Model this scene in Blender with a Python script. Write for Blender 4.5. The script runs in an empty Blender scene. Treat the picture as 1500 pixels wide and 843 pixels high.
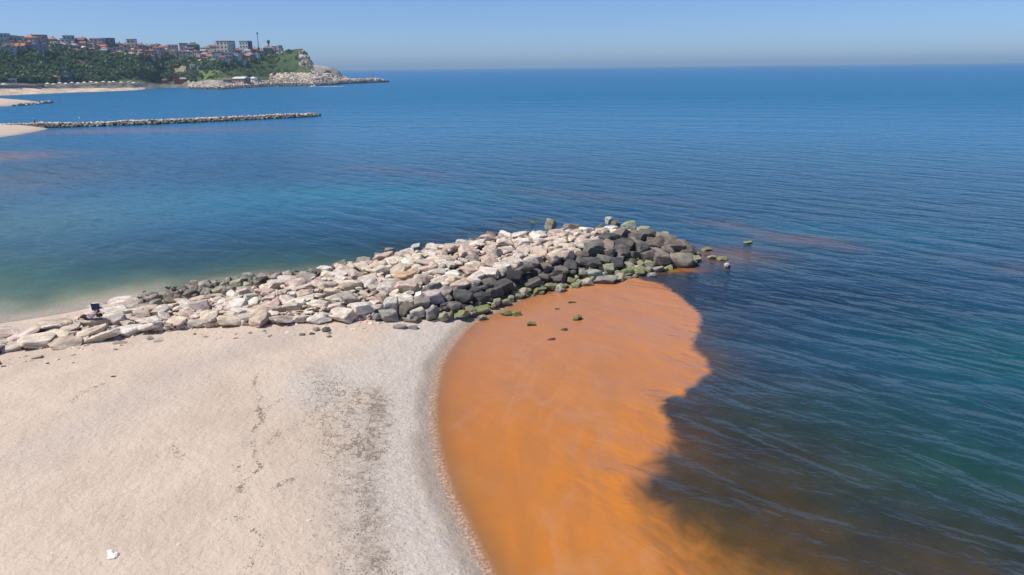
import bpy, bmesh, math, random
import numpy as np
from mathutils import Vector, Matrix, Euler

random.seed(7)
RNG = np.random.RandomState(11)
scene = bpy.context.scene
C = scene.collection
PI = math.pi

# ------------------------------------------------------------------ camera
CAM_H = 15.0
FPX = 1071.0                     # focal length in photo pixels (photo 1500 x 843)
CX, CY = 750.0, 421.5
PITCH = math.radians(16.77)
ROLL = math.radians(0.62)
_F = Vector((0, math.cos(PITCH), -math.sin(PITCH)))
_R0 = Vector((1, 0, 0))
_U0 = Vector((0, math.sin(PITCH), math.cos(PITCH)))
_R = _R0 * math.cos(ROLL) - _U0 * math.sin(ROLL)
_U = _U0 * math.cos(ROLL) + _R0 * math.sin(ROLL)
cam_data = bpy.data.cameras.new("drone_camera")
cam_data.sensor_width = 36.0
cam_data.lens = 36.0 * FPX / 1500.0
cam_data.clip_start = 0.5
cam_data.clip_end = 100000.0
cam = bpy.data.objects.new("drone_camera", cam_data)
C.objects.link(cam)
_m = Matrix((_R, _U, -_F)).transposed().to_4x4()
_m.translation = Vector((0, 0, CAM_H))
cam.matrix_world = _m
scene.camera = cam

# ------------------------------------------------------------------ light
SUN_TO = Vector((-0.93, -0.24, 0)).normalized()
SUN_EL = math.radians(57)
SUN_AZ = math.atan2(SUN_TO.x, SUN_TO.y)
world = bpy.data.worlds.new("World")
scene.world = world
world.use_nodes = True
wt = world.node_tree
bg = wt.nodes["Background"]
skyn = wt.nodes.new("ShaderNodeTexSky")
skyn.sky_type = 'NISHITA'
skyn.sun_disc = False
skyn.sun_elevation = SUN_EL
skyn.sun_rotation = SUN_AZ
skyn.altitude = 0
skyn.air_density = 0.55
skyn.dust_density = 0.65
skyn.ozone_density = 8.5
wt.links.new(skyn.outputs[0], bg.inputs[0])
bg.inputs[1].default_value = 0.14
sun_d = bpy.data.lights.new("sun", 'SUN')
sun_d.energy = 4.4
sun_d.angle = math.radians(0.53)
sun_d.color = (1.0, 0.93, 0.82)
sun = bpy.data.objects.new("sun", sun_d)
C.objects.link(sun)
_sd = Vector((SUN_TO.x * math.cos(SUN_EL), SUN_TO.y * math.cos(SUN_EL), math.sin(SUN_EL)))
sun.rotation_euler = (-_sd).to_track_quat('-Z', 'Y').to_euler()
sun.location = _sd * 200
scene.view_settings.view_transform = 'Standard'
scene.view_settings.look = 'None'
scene.view_settings.exposure = 0.0
scene.view_settings.gamma = 1.0
scene.view_settings.use_curve_mapping = False
scene.cycles.max_bounces = 6
scene.cycles.diffuse_bounces = 3
scene.cycles.glossy_bounces = 2
scene.cycles.volume_bounces = 0
scene.cycles.transparent_max_bounces = 8
scene.cycles.sample_clamp_direct = 2.0
scene.cycles.sample_clamp_indirect = 4.0
scene.cycles.caustics_reflective = False
scene.cycles.caustics_refractive = False

# ------------------------------------------------------------------ geometry helpers
def at(px, py, z=0.0):
    """ground point (height z) that the photograph shows at pixel px, py"""
    d = _F * FPX + _R * (px - CX) - _U * (py - CY)
    t = (z - CAM_H) / d.z
    return Vector((d.x * t, d.y * t, z))

def at_dist(px, py, dist):
    """point at horizontal distance dist seen at pixel px, py"""
    d = _F * FPX + _R * (px - CX) - _U * (py - CY)
    t = dist / math.hypot(d.x, d.y)
    return Vector((d.x * t, d.y * t, CAM_H + d.z * t))

def to_px(P):
    v = P - Vector((0, 0, CAM_H))
    f = v.dot(_F)
    return CX + FPX * v.dot(_R) / f, CY - FPX * v.dot(_U) / f, f

def m_per_px(P):
    return (P - Vector((0, 0, CAM_H))).dot(_F) / FPX

def tag(o, label=None, cat=None, group=None, kind=None):
    if label: o["label"] = label
    if cat: o["category"] = cat
    if group: o["group"] = group
    if kind: o["kind"] = kind
    return o

def link(name, me, mat=None, parent=None):
    if mat is not None and len(me.materials) == 0:
        me.materials.append(mat)
    o = bpy.data.objects.new(name, me)
    C.objects.link(o)
    if parent is not None: o.parent = parent
    return o

def empty(name, loc, rz=0.0):
    o = bpy.data.objects.new(name, None)
    o.empty_display_size = 0.2
    C.objects.link(o)
    o.location = loc
    o.rotation_euler = (0, 0, rz)
    return o

def np_mesh(name, verts, faces, smooth=False):
    """mesh from numpy arrays; faces is an (n,3) or (n,4) array"""
    verts = np.asarray(verts, dtype=np.float32); faces = np.asarray(faces, dtype=np.int32)
    me = bpy.data.meshes.new(name)
    n, k = faces.shape
    me.vertices.add(len(verts)); me.vertices.foreach_set("co", verts.ravel())
    me.loops.add(n * k); me.loops.foreach_set("vertex_index", faces.ravel())
    me.polygons.add(n)
    me.polygons.foreach_set("loop_start", np.arange(0, n * k, k, dtype=np.int32))
    me.polygons.foreach_set("use_smooth", np.full(n, smooth))
    me.update(calc_edges=True)
    return me

def add_float(me, name, arr):
    a = me.attributes.new(name, 'FLOAT', 'POINT'); a.data.foreach_set("value", np.asarray(arr, dtype=np.float32).ravel())

def add_col(me, name, arr):
    arr = np.asarray(arr, dtype=np.float32)
    if arr.shape[1] == 3: arr = np.hstack([arr, np.ones((len(arr), 1), dtype=np.float32)])
    a = me.attributes.new(name, 'FLOAT_COLOR', 'POINT'); a.data.foreach_set("color", arr.ravel())

def bm_mesh(name, bm, smooth=False):
    me = bpy.data.meshes.new(name); bm.normal_update(); bm.to_mesh(me); bm.free()
    if smooth:
        me.polygons.foreach_set("use_smooth", np.full(len(me.polygons), True))
    return me

def add_box(bm, c, s, rz=0.0, mat=0, taper=1.0):
    x, y, z = s[0] / 2, s[1] / 2, s[2] / 2
    co = []
    for dz, t in ((-z, 1.0), (z, taper)):
        for dx, dy in ((-x, -y), (x, -y), (x, y), (-x, y)):
            X, Y = dx * t, dy * t
            co.append((c[0] + X * math.cos(rz) - Y * math.sin(rz), c[1] + X * math.sin(rz) + Y * math.cos(rz), c[2] + dz))
    v = [bm.verts.new(p) for p in co]
    for f in ((3, 2, 1, 0), (4, 5, 6, 7), (0, 1, 5, 4), (1, 2, 6, 5), (2, 3, 7, 6), (3, 0, 4, 7)):
        fc = bm.faces.new([v[i] for i in f]); fc.material_index = mat
    return v

def add_tube(bm, p0, p1, r0, r1, n=6, mat=0):
    p0, p1 = Vector(p0), Vector(p1)
    q = (p1 - p0).to_track_quat('Z', 'Y')
    a, b = [], []
    for i in range(n):
        w = q @ Vector((math.cos(2 * PI * i / n), math.sin(2 * PI * i / n), 0))
        a.append(bm.verts.new(p0 + w * r0)); b.append(bm.verts.new(p1 + w * r1))
    for i in range(n):
        j = (i + 1) % n
        bm.faces.new((a[i], a[j], b[j], b[i])).material_index = mat
    bm.faces.new(a[::-1]).material_index = mat; bm.faces.new(b).material_index = mat

# value noise on numpy arrays ------------------------------------------------
_PERM = RNG.rand(256, 256).astype(np.float32)
def vnoise(x, y):
    xi = np.floor(x).astype(int); yi = np.floor(y).astype(int)
    fx = x - xi; fy = y - yi
    fx = fx * fx * (3 - 2 * fx); fy = fy * fy * (3 - 2 * fy)
    a = _PERM[xi % 256, yi % 256]; b = _PERM[(xi + 1) % 256, yi % 256]
    c = _PERM[xi % 256, (yi + 1) % 256]; d = _PERM[(xi + 1) % 256, (yi + 1) % 256]
    return (a * (1 - fx) + b * fx) * (1 - fy) + (c * (1 - fx) + d * fx) * fy
def fbm(x, y, o=4):
    s = 0; a = 0.5; t = 0
    for i in range(o):
        s = s + a * vnoise(x * 2 ** i + 17.3 * i, y * 2 ** i + 9.1 * i); t += a; a *= 0.5
    return s / t * 2 - 1          # about -1..1

def sstep(a, b, x):
    t = np.clip((x - a) / (b - a), 0, 1); return t * t * (3 - 2 * t)

def seg_dist(x, y, pts, closed=False):
    d = np.full(x.shape, 1e9)
    P = list(pts) + ([pts[0]] if closed else [])
    for (ax, ay), (bx, by) in zip(P[:-1], P[1:]):
        ex, ey = bx - ax, by - ay
        L = ex * ex + ey * ey + 1e-12
        t = np.clip(((x - ax) * ex + (y - ay) * ey) / L, 0, 1)
        d = np.minimum(d, np.hypot(x - ax - t * ex, y - ay - t * ey))
    return d

def poly_sdf(x, y, pts):
    """signed distance, positive inside"""
    d = seg_dist(x, y, pts, True)
    ins = np.zeros(x.shape, bool)
    n = len(pts)
    for i in range(n):
        ax, ay = pts[i]; bx, by = pts[(i + 1) % n]
        c = (ay > y) != (by > y)
        with np.errstate(divide='ignore', invalid='ignore'):
            xx = (bx - ax) * (y - ay) / (by - ay + 1e-15) + ax
        ins ^= c & (x < xx)
    return np.where(ins, d, -d)

def smooth_line(pts, n=6):
    """Catmull-Rom through 2-D points"""
    P = [np.array(p[:2], float) for p in pts]
    P = [2 * P[0] - P[1]] + P + [2 * P[-1] - P[-2]]
    out = []
    for i in range(1, len(P) - 2):
        for k in range(n):
            t = k / n
            out.append(0.5 * ((2 * P[i]) + (-P[i - 1] + P[i + 1]) * t + (2 * P[i - 1] - 5 * P[i] + 4 * P[i + 1] - P[i + 2]) * t * t
                              + (-P[i - 1] + 3 * P[i] - 3 * P[i + 1] + P[i + 2]) * t ** 3))
    out.append(P[-2])
    return [tuple(p) for p in out]

def W(pts, z=0.0):
    return [tuple(at(a, b, z)[:2]) for a, b in pts]

# ------------------------------------------------------------------ materials
def new_mat(name):
    m = bpy.data.materials.new(name); m.use_nodes = True
    nt = m.node_tree
    for n in list(nt.nodes): nt.nodes.remove(n)
    out = nt.nodes.new("ShaderNodeOutputMaterial")
    return m, nt, out

class NB:
    """small node-building helper"""
    def __init__(s, nt): s.nt = nt
    def n(s, t, **kw):
        nd = s.nt.nodes.new(t)
        for k, v in kw.items(): setattr(nd, k, v)
        return nd
    def put(s, sock, v):
        if hasattr(v, "is_linked"): s.nt.links.new(v, sock)
        else: sock.default_value = v
    def math(s, op, a, b=0.0, c=None, clamp=False):
        nd = s.n("ShaderNodeMath", operation=op); nd.use_clamp = clamp
        s.put(nd.inputs[0], a); s.put(nd.inputs[1], b)
        if c is not None: s.put(nd.inputs[2], c)
        return nd.outputs[0]
    def mix(s, f, a, b, mode='MIX'):
        nd = s.n("ShaderNodeMix", data_type='RGBA', blend_type=mode)
        s.put(nd.inputs[0], f)
        for sk, v in ((nd.inputs[6], a), (nd.inputs[7], b)):
            if isinstance(v, tuple) and len(v) == 3: v = v + (1.0,)
            s.put(sk, v)
        return nd.outputs[2]
    def noise(s, vec, scale, detail=4, rough=0.55, dist=0.0):
        nd = s.n("ShaderNodeTexNoise"); nd.inputs['Scale'].default_value = scale
        nd.inputs['Detail'].default_value = detail; nd.inputs['Roughness'].default_value = rough
        nd.inputs['Distortion'].default_value = dist
        if vec is not None: s.nt.links.new(vec, nd.inputs['Vector'])
        return nd.outputs['Fac']
    def vor(s, vec, scale, feature='F1', smooth=None):
        nd = s.n("ShaderNodeTexVoronoi", feature=feature); nd.inputs['Scale'].default_value = scale
        if vec is not None: s.nt.links.new(vec, nd.inputs['Vector'])
        return nd
    def mapr(s, v, a, b, c=0.0, d=1.0, smooth=True):
        nd = s.n("ShaderNodeMapRange", interpolation_type='SMOOTHSTEP' if smooth else 'LINEAR')
        s.put(nd.inputs[0], v); s.put(nd.inputs[1], a); s.put(nd.inputs[2], b); s.put(nd.inputs[3], c); s.put(nd.inputs[4], d)
        return nd.outputs[0]
    def attr(s, name):
        nd = s.n("ShaderNodeAttribute"); nd.attribute_name = name; return nd
    def bump(s, h, strength=0.5, dist=0.1, normal=None):
        nd = s.n("ShaderNodeBump"); nd.inputs['Strength'].default_value = strength; nd.inputs['Distance'].default_value = dist
        s.nt.links.new(h, nd.inputs['Height'])
        if normal is not None: s.nt.links.new(normal, nd.inputs['Normal'])
        return nd.outputs[0]
    def mapping(s, vec, scale=(1, 1, 1), rot=(0, 0, 0)):
        nd = s.n("ShaderNodeMapping"); nd.inputs['Scale'].default_value = scale; nd.inputs['Rotation'].default_value = rot
        s.nt.links.new(vec, nd.inputs['Vector']); return nd.outputs[0]
    def bsdf(s, col, rough=0.8, normal=None, **kw):
        nd = s.n("ShaderNodeBsdfPrincipled")
        if isinstance(col, tuple) and len(col) == 3: col = col + (1.0,)
        s.put(nd.inputs['Base Color'], col); s.put(nd.inputs['Roughness'], rough)
        if normal is not None: s.nt.links.new(normal, nd.inputs['Normal'])
        for k, v in kw.items(): s.put(nd.inputs[k], v)
        return nd

_plain = {}
def plain(col, rough=0.75, var=0.12, scale=0.6, bump=0.0, metallic=0.0, name="paint"):
    """painted or rendered surface with slight uneven weathering"""
    key = (tuple(round(c, 3) for c in col), rough, var, scale, bump, metallic)
    if key in _plain: return _plain[key]
    m, nt, out = new_mat(name); b = NB(nt)
    tc = b.n("ShaderNodeTexCoord").outputs['Object']
    nz = b.noise(tc, scale, 5)
    f = b.mapr(nz, 0.3, 0.7, 1 - var, 1 + var)
    cc = b.n("ShaderNodeVectorMath", operation='SCALE'); cc.inputs[0].default_value = col; nt.links.new(f, cc.inputs['Scale'])
    p = b.bsdf(cc.outputs[0], rough, b.bump(nz, bump, 0.05) if bump else None, Metallic=metallic)
    nt.links.new(p.outputs[0], out.inputs[0])
    _plain[key] = m
    return m

def rock_material(name, from_attr=False):
    m, nt, out = new_mat(name); b = NB(nt)
    geo = b.n("ShaderNodeNewGeometry")
    if from_attr:
        a = b.attr("col"); tint, alg = a.outputs['Color'], a.outputs['Alpha']
        vec = geo.outputs['Position']
    else:
        oi = b.n("ShaderNodeObjectInfo"); tint, alg = oi.outputs['Color'], oi.outputs['Alpha']
        tc = b.n("ShaderNodeTexCoord").outputs['Object']
        ad = b.n("ShaderNodeVectorMath", operation='ADD'); nt.links.new(tc, ad.inputs[0])
        sc = b.math('MULTIPLY', oi.outputs['Random'], 90.0); nt.links.new(sc, ad.inputs[1])
        vec = ad.outputs[0]
    n1 = b.noise(vec, 1.6, 6, 0.6); n2 = b.noise(vec, 9.0, 5, 0.65); n3 = b.noise(vec, 0.8, 3)
    v = b.math('MULTIPLY', b.mapr(n1, 0.28, 0.72, 0.60, 1.22), b.mapr(n2, 0.3, 0.7, 0.80, 1.14))
    pit = b.mapr(b.noise(vec, 22.0, 3, 0.7), 0.28, 0.42, 0.62, 1.0)
    v = b.math('MULTIPLY', v, pit)
    cc = b.n("ShaderNodeVectorMath", operation='SCALE'); nt.links.new(tint, cc.inputs[0]); nt.links.new(v, cc.inputs['Scale'])
    stain = b.mix(b.mapr(n3, 0.56, 0.72, 0.0, 0.35), cc.outputs[0], (0.36, 0.235, 0.145))
    # tide line: weed and damp up to about 0.3 m above the water
    sep = b.n("ShaderNodeSeparateXYZ"); nt.links.new(geo.outputs['Position'], sep.inputs[0])
    zz = b.math('ADD', sep.outputs[2], b.math('MULTIPLY', b.math('SUBTRACT', n1, 0.5), 0.5))
    wet = b.mapr(zz, 0.10, 0.34, 1.0, 0.0)
    sepn = b.n("ShaderNodeSeparateXYZ"); nt.links.new(geo.outputs['Normal'], sepn.inputs[0])
    am = b.math('ADD', b.math('ADD', b.math('MULTIPLY', n2, 0.6), b.math('MULTIPLY', n1, 0.5)), b.math('MULTIPLY', sepn.outputs[2], 0.22))
    thr = b.math('SUBTRACT', 1.08, b.math('MULTIPLY', alg, 0.56))
    algm = b.mapr(b.math('SUBTRACT', am, thr), -0.06, 0.12)
    algc = b.mix(b.mapr(n2, 0.3, 0.7), (0.075, 0.095, 0.018), (0.40, 0.42, 0.16))
    c1 = b.mix(b.math('MULTIPLY', wet, 0.62), stain, (0.045, 0.042, 0.03))
    c2 = b.mix(algm, c1, algc)
    rg = b.math('SUBTRACT', 0.88, b.math('MULTIPLY', wet, 0.4))
    h = b.math('ADD', b.math('MULTIPLY', n1, 0.6), b.math('MULTIPLY', n2, 0.4))
    p = b.bsdf(c2, rg, b.bump(h, 0.9, 0.16))
    nt.links.new(p.outputs[0], out.inputs[0])
    return m

ROCK = rock_material("weathered_limestone")
ROCK_BULK = rock_material("weathered_limestone_rubble", True)

def foliage_material(name, from_attr=True, dark=(0.08, 0.14, 0.058), light=(0.185, 0.26, 0.10)):
    m, nt, out = new_mat(name); b = NB(nt)
    if from_attr:
        f = b.attr("tone").outputs['Fac']
    else:
        f = b.n("ShaderNodeObjectInfo").outputs['Random']
    pos = b.n("ShaderNodeNewGeometry").outputs['Position']
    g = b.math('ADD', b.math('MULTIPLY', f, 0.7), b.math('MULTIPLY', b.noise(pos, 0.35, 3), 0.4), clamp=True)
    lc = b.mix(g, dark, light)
    p = b.bsdf(lc, 0.75)
    tl = b.n("ShaderNodeBsdfTranslucent"); nt.links.new(lc, tl.inputs[0])
    mx = b.n("ShaderNodeMixShader"); mx.inputs[0].default_value = 0.35
    nt.links.new(p.outputs[0], mx.inputs[1]); nt.links.new(tl.outputs[0], mx.inputs[2])
    nt.links.new(mx.outputs[0], out.inputs[0])
    return m
SCRUB = foliage_material("scrub_leaves")
CROWN = foliage_material("tree_leaves")
BARK = plain((0.11, 0.08, 0.055), 0.9, 0.2, 2.0, name="bark")
# ================================================================== NEAR BEACH
# water's edge of the bay on the right (photo pixels on the water plane), far to near
SHORE_R = smooth_line(W([(780, 425), (735, 450), (689, 472), (662, 497), (641, 528), (631, 560), (626, 600), (628, 640), (635, 680),
                         (646, 718), (662, 752), (677, 785), (693, 820), (711, 860), (734, 920), (775, 1040)]), 5)
# water's edge of the cove on the left, near the groyne first
SHORE_L = smooth_line([tuple(at(*q)[:2]) for q in ((520, 398, 1.2), (400, 408, 0.7), (300, 422, 0.4), (235, 440, 0.3))] + W([(205, 442), (188, 439), (150, 446), (110, 456), (60, 465), (0, 474)]), 5)
_l = SHORE_L[-1]
COAST_L = [(_l[0] - 14, _l[1] + 3), (-62, 55), (-88, 82), (-112, 122), (-138, 170), (-160, 200)]
LAND = SHORE_R[::-1][:0] + SHORE_L + COAST_L + [(-420, 230), (-420, -60), (20, -60)] + SHORE_R[::-1]
SH_L_ALL = SHORE_L + COAST_L

def terrain_h(x, y):
    """height of sand / sea bed, water level 0"""
    d = poly_sdf(x, y, LAND)
    dr = seg_dist(x, y, SHORE_R); dl = seg_dist(x, y, SH_L_ALL)
    wl = sstep(-6, 6, dr - dl)                       # 1 near the left cove
    land = (0.75 * (1 - np.exp(-np.maximum(d, 0) / 3.0)) + 0.012 * np.maximum(d, 0))
    slope = 0.17 * (1 - wl) + 0.062 * wl
    sea = -slope * np.maximum(-d, 0)
    sea = np.maximum(sea, -4.0)
    h = np.where(d > 0, land, sea)
    # beach cusps and footprints at a coarse scale
    n = fbm(x * 0.28, y * 0.28, 3) * 0.05 + fbm(x * 1.7 + 40, y * 1.7, 3) * 0.018
    return h + n * sstep(0.1, 2.5, d) + fbm(x * 0.5, y * 0.5, 3) * 0.10 * sstep(0.3, 4, -d)

def H1(x, y):
    return float(terrain_h(np.array([float(x)]), np.array([float(y)]))[0])

def ground_at(px, py):
    P = at(px, py, 0.0)
    for _ in range(6):
        P = at(px, py, max(H1(P.x, P.y), 0.0))
    return P

def grid_axis(lo, hi, step, far_lo, far_hi, grow=1.09):
    a = list(np.arange(lo, hi + 1e-6, step))
    s = step; v = a[-1]
    while v < far_hi:
        s *= grow; v += s; a.append(min(v, far_hi))
    s = step; v = a[0]; b = []
    while v > far_lo:
        s *= grow; v -= s; b.append(max(v, far_lo))
    return np.array(b[::-1] + a)

def grid_faces(nx, ny):
    i = np.arange(nx * ny).reshape(ny, nx)
    return np.stack([i[:-1, :-1].ravel(), i[:-1, 1:].ravel(), i[1:, 1:].ravel(), i[1:, :-1].ravel()], 1)

xs = grid_axis(-42, 22, 0.2, -400, 260, 1.12)
ys = grid_axis(11, 62, 0.2, -60, 330, 1.12)
X, Y = np.meshgrid(xs, ys); x, y = X.ravel(), Y.ravel()
Z = terrain_h(x, y)
sd_land = poly_sdf(x, y, LAND)
dR = seg_dist(x, y, SHORE_R); dL = seg_dist(x, y, SH_L_ALL)
sand_me = np_mesh("beach", np.stack([x, y, Z], 1), grid_faces(len(xs), len(ys)), True)
wig = fbm(x * 0.45, y * 0.45, 4)
wet = np.maximum(sstep(0.85, 0.2, dR + wig * 0.3), sstep(0.9, 0.2, dL + wig * 0.3)) * (sd_land > -0.3) + (sd_land <= -0.3) * (0.35 + 0.65 * sstep(6, -2, dR - dL))
GRAVEL_LINE = smooth_line(W([(655, 470), (600, 500), (560, 560), (560, 640), (580, 720), (600, 800), (640, 900)], 0.8), 4)
gd = seg_dist(x, y, GRAVEL_LINE)
gravel = np.maximum(sstep(3.9, 1.3, dR + wig * 1.2 - 0.6), 0) * 0.95
GRAVEL_FAN = smooth_line(W([(690, 480), (600, 505), (530, 535), (480, 560)], 0.9), 4)
gravel = np.clip(np.maximum(gravel, sstep(3.4, 0.6, seg_dist(x, y, GRAVEL_FAN) + wig * 1.2)), 0, 1)
WEED_LINES = [
    (smooth_line(W([(466, 535), (470, 565), (478, 600), (500, 650), (505, 700), (500, 740), (512, 790), (515, 860)], 0.9), 4), 0.85, 0.55),
    (smooth_line(W([(548, 560), (552, 600), (540, 650), (535, 690), (543, 730), (545, 780), (548, 860)], 0.9), 4), 0.55, 1.0),
    (smooth_line(W([(505, 560), (520, 600), (522, 650)], 0.9), 4), 0.8, 0.4),
]
weed = np.zeros(x.shape)
for ln, w, s in WEED_LINES:
    weed = np.maximum(weed, s * np.exp(-(seg_dist(x, y, ln) / w) ** 2))
GREY_LINE = smooth_line(W([(-60, 700), (40, 665), (120, 630), (200, 585), (280, 545), (350, 510), (420, 490)], 0.9), 4)
grey = np.exp(-((seg_dist(x, y, GREY_LINE) + wig * 0.5) / 1.5) ** 2)
for nm, v in (("wet", wet), ("gravel", gravel), ("weed", weed), ("grey", grey)):
    add_float(sand_me, nm, v)

def sand_material():
    m, nt, out = new_mat("beach_sand"); b = NB(nt)
    pos = b.n("ShaderNodeNewGeometry").outputs['Position']
    wetf, gr, wd, gy = (b.attr(k).outputs['Fac'] for k in ("wet", "gravel", "weed", "grey"))
    nA = b.noise(pos, 0.35, 5, 0.6); nB = b.noise(pos, 3.2, 5, 0.6); nC = b.noise(pos, 26.0, 3, 0.7)
    sand = b.mix(b.mapr(nA, 0.3, 0.7), (0.575, 0.46, 0.365), (0.66, 0.54, 0.435))
    sand = b.mix(b.mapr(nC, 0.25, 0.75, 0.0, 0.22), sand, (0.40, 0.31, 0.24))
    sand = b.mix(b.math('MULTIPLY', gy, b.mapr(nB, 0.3, 0.7, 0.25, 0.7)), sand, (0.50, 0.42, 0.37))
    # shell grit and pebbles
    vo = b.vor(pos, 22.0)
    grc = b.mix(b.n("ShaderNodeSeparateColor").outputs[0], (0.0, 0, 0), (0, 0, 0))
    sc = b.n("ShaderNodeSeparateColor"); nt.links.new(vo.outputs['Color'], sc.inputs[0])
    grc = b.mix(b.mapr(sc.outputs[0], 0.1, 0.9, smooth=False), (0.50, 0.44, 0.385), (0.67, 0.605, 0.54))
    gm = b.math('MULTIPLY', gr, b.mapr(nB, 0.28, 0.6, 0.45, 1.0))
    col = b.mix(gm, sand, grc)
    # wrack stain
    wm = b.math('MULTIPLY', wd, b.mapr(b.noise(pos, 2.6, 6, 0.75, 0.6), 0.38, 0.62, 0.12, 0.72))
    col = b.mix(wm, col, (0.24, 0.19, 0.145))
    wetc = b.mix(nB, (0.36, 0.285, 0.215), (0.43, 0.345, 0.265))
    col = b.mix(b.math('MULTIPLY', wetf, 0.85), col, wetc)
    rough = b.math('SUBTRACT', 0.95, b.math('MULTIPLY', wetf, 0.45))
    # trodden sand: shallow dents, finer ripples, grit
    foot = b.vor(b.mapping(pos, (1.0, 0.75, 1.0), (0, 0, 0.5)), 3.1, 'SMOOTH_F1').outputs['Distance']
    hump = b.noise(pos, 4.5, 4, 0.55, 0.6)
    h = b.math('ADD', b.math('MULTIPLY', foot, 0.35), b.math('MULTIPLY', hump, 0.75))
    bm1 = b.bump(b.math('ADD', h, b.math('MULTIPLY', b.noise(pos, 0.9, 3, 0.5), 1.2)), 0.75, 0.12)
    bm2 = b.bump(b.math('ADD', nC, b.math('MULTIPLY', b.math('MULTIPLY', vo.outputs['Distance'], gr), 1.4)), 0.35, 0.03, bm1)
    p = b.bsdf(col, rough, bm2)
    nt.links.new(p.outputs[0], out.inputs[0])
    return m
sand_o = link("beach", sand_me, sand_material()); tag(sand_o, kind='structure')

# ------------------------------------------------------------------ the sea
PLUME = smooth_line(W([(690, 466), (720, 448), (760, 430), (800, 418), (840, 409), (885, 405), (930, 407), (965, 416), (995, 432), (1015, 450), (1027, 468),
                       (1022, 485), (1010, 500), (1022, 515), (1036, 530), (1039, 546), (1028, 562), (1000, 577), (966, 588), (972, 605), (984, 625),
                       (982, 650), (966, 676), (942, 697), (930, 716), (948, 742), (975, 770), (1000, 800), (1030, 830), (1090, 880), (1220, 980)]), 4) \
        + W([(1150, 1500), (600, 1300), (560, 700), (600, 560), (640, 490)])
wxs = grid_axis(-40, 40, 0.22, -14000, 14000, 1.10)
wys = grid_axis(15, 78, 0.22, -300, 14000, 1.10)
X, Y = np.meshgrid(wxs, wys); x, y = X.ravel(), Y.ravel()
near = (np.abs(x) < 420) & (y < 330) & (y > -80)
depth = np.full(x.shape, 4.0)
depth[near] = -terrain_h(x[near], y[near])
plume = np.full(x.shape, -60.0)
nb = (np.abs(x) < 90) & (y < 120) & (y > -40)
warp = fbm(x[nb] * 0.55, y[nb] * 0.55, 4) * 0.35
plume[nb] = poly_sdf(x[nb], y[nb], PLUME) + warp

def blob(px, py, rx, ry=None, rot=0.0):
    """soft patch of water centred where the photo shows it; radii in metres"""
    P = at(px, py); ry = ry or rx
    dx, dy = x - P.x, y - P.y
    a, c = math.cos(rot), math.sin(rot)
    u, v = (dx * a + dy * c) / rx, (-dx * c + dy * a) / ry
    return np.exp(-(u * u + v * v))

def lay(col, c, f):
    f = np.clip(f, 0, 1)[:, None]
    return col * (1 - f) + np.array(c)[None, :] * f

r = np.hypot(x, y)
n_big = fbm(x * 0.035, y * 0.06, 4); n_mid = fbm(x * 0.12 + 50, y * 0.2, 4)
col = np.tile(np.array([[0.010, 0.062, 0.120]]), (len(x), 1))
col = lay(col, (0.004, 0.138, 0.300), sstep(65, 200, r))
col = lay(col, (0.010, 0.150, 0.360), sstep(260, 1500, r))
col = lay(col, (0.005, 0.125, 0.205), 0.7 * np.clip(n_big * 1.2, 0, 1) * sstep(260, 60, r))
col = lay(col, (0.006, 0.022, 0.050), 0.8 * blob(1130, 430, 16, 9, 0.0))
col = lay(col, (0.027, 0.022, 0.010), 0.95 * blob(1130, 640, 8.5, 7))            # weedy bed close in
col = lay(col, (0.060, 0.042, 0.016), 0.85 * blob(1080, 790, 6, 5))
col = lay(col, (0.050, 0.045, 0.010), 0.85 * blob(1270, 830, 6, 3))
col = lay(col, (0.030, 0.024, 0.010), 0.85 * blob(1380, 790, 8, 4))
col = lay(col, (0.010, 0.060, 0.046), 0.7 * blob(1400, 690, 5.5, 3.5, 0.5))
col = lay(col, (0.006, 0.080, 0.075), 0.65 * blob(1500, 530, 6, 7))
col = lay(col, (0.010, 0.055, 0.062), 0.7 * blob(1250, 600, 7, 3))
col = lay(col, (0.010, 0.030, 0.050), 0.5 * np.clip(n_mid * 1.6, 0, 1) * sstep(70, 45, r))
col = lay(col, (0.006, 0.150, 0.245), 0.75 * blob(230, 300, 30, 14))
col = lay(col, (0.006, 0.155, 0.220), 0.8 * blob(500, 285, 16, 7))
col = lay(col, (0.095, 0.185, 0.135), 0.95 * blob(50, 405, 17, 8))
col = lay(col, (0.075, 0.170, 0.165), 0.8 * blob(20, 330, 14, 16))
col = lay(col, (0.012, 0.065, 0.125), 0.7 * blob(240, 390, 10, 5))
# weed-dark bed along the rear of the groyne
REAR = W([(200, 430), (330, 408), (470, 384), (620, 356), (780, 325)])
col = lay(col, (0.020, 0.030, 0.034), 0.75 * np.exp(-(seg_dist(x, y, REAR) / 2.6) ** 2) * np.clip(0.75 + n_mid, 0, 1))
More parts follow.
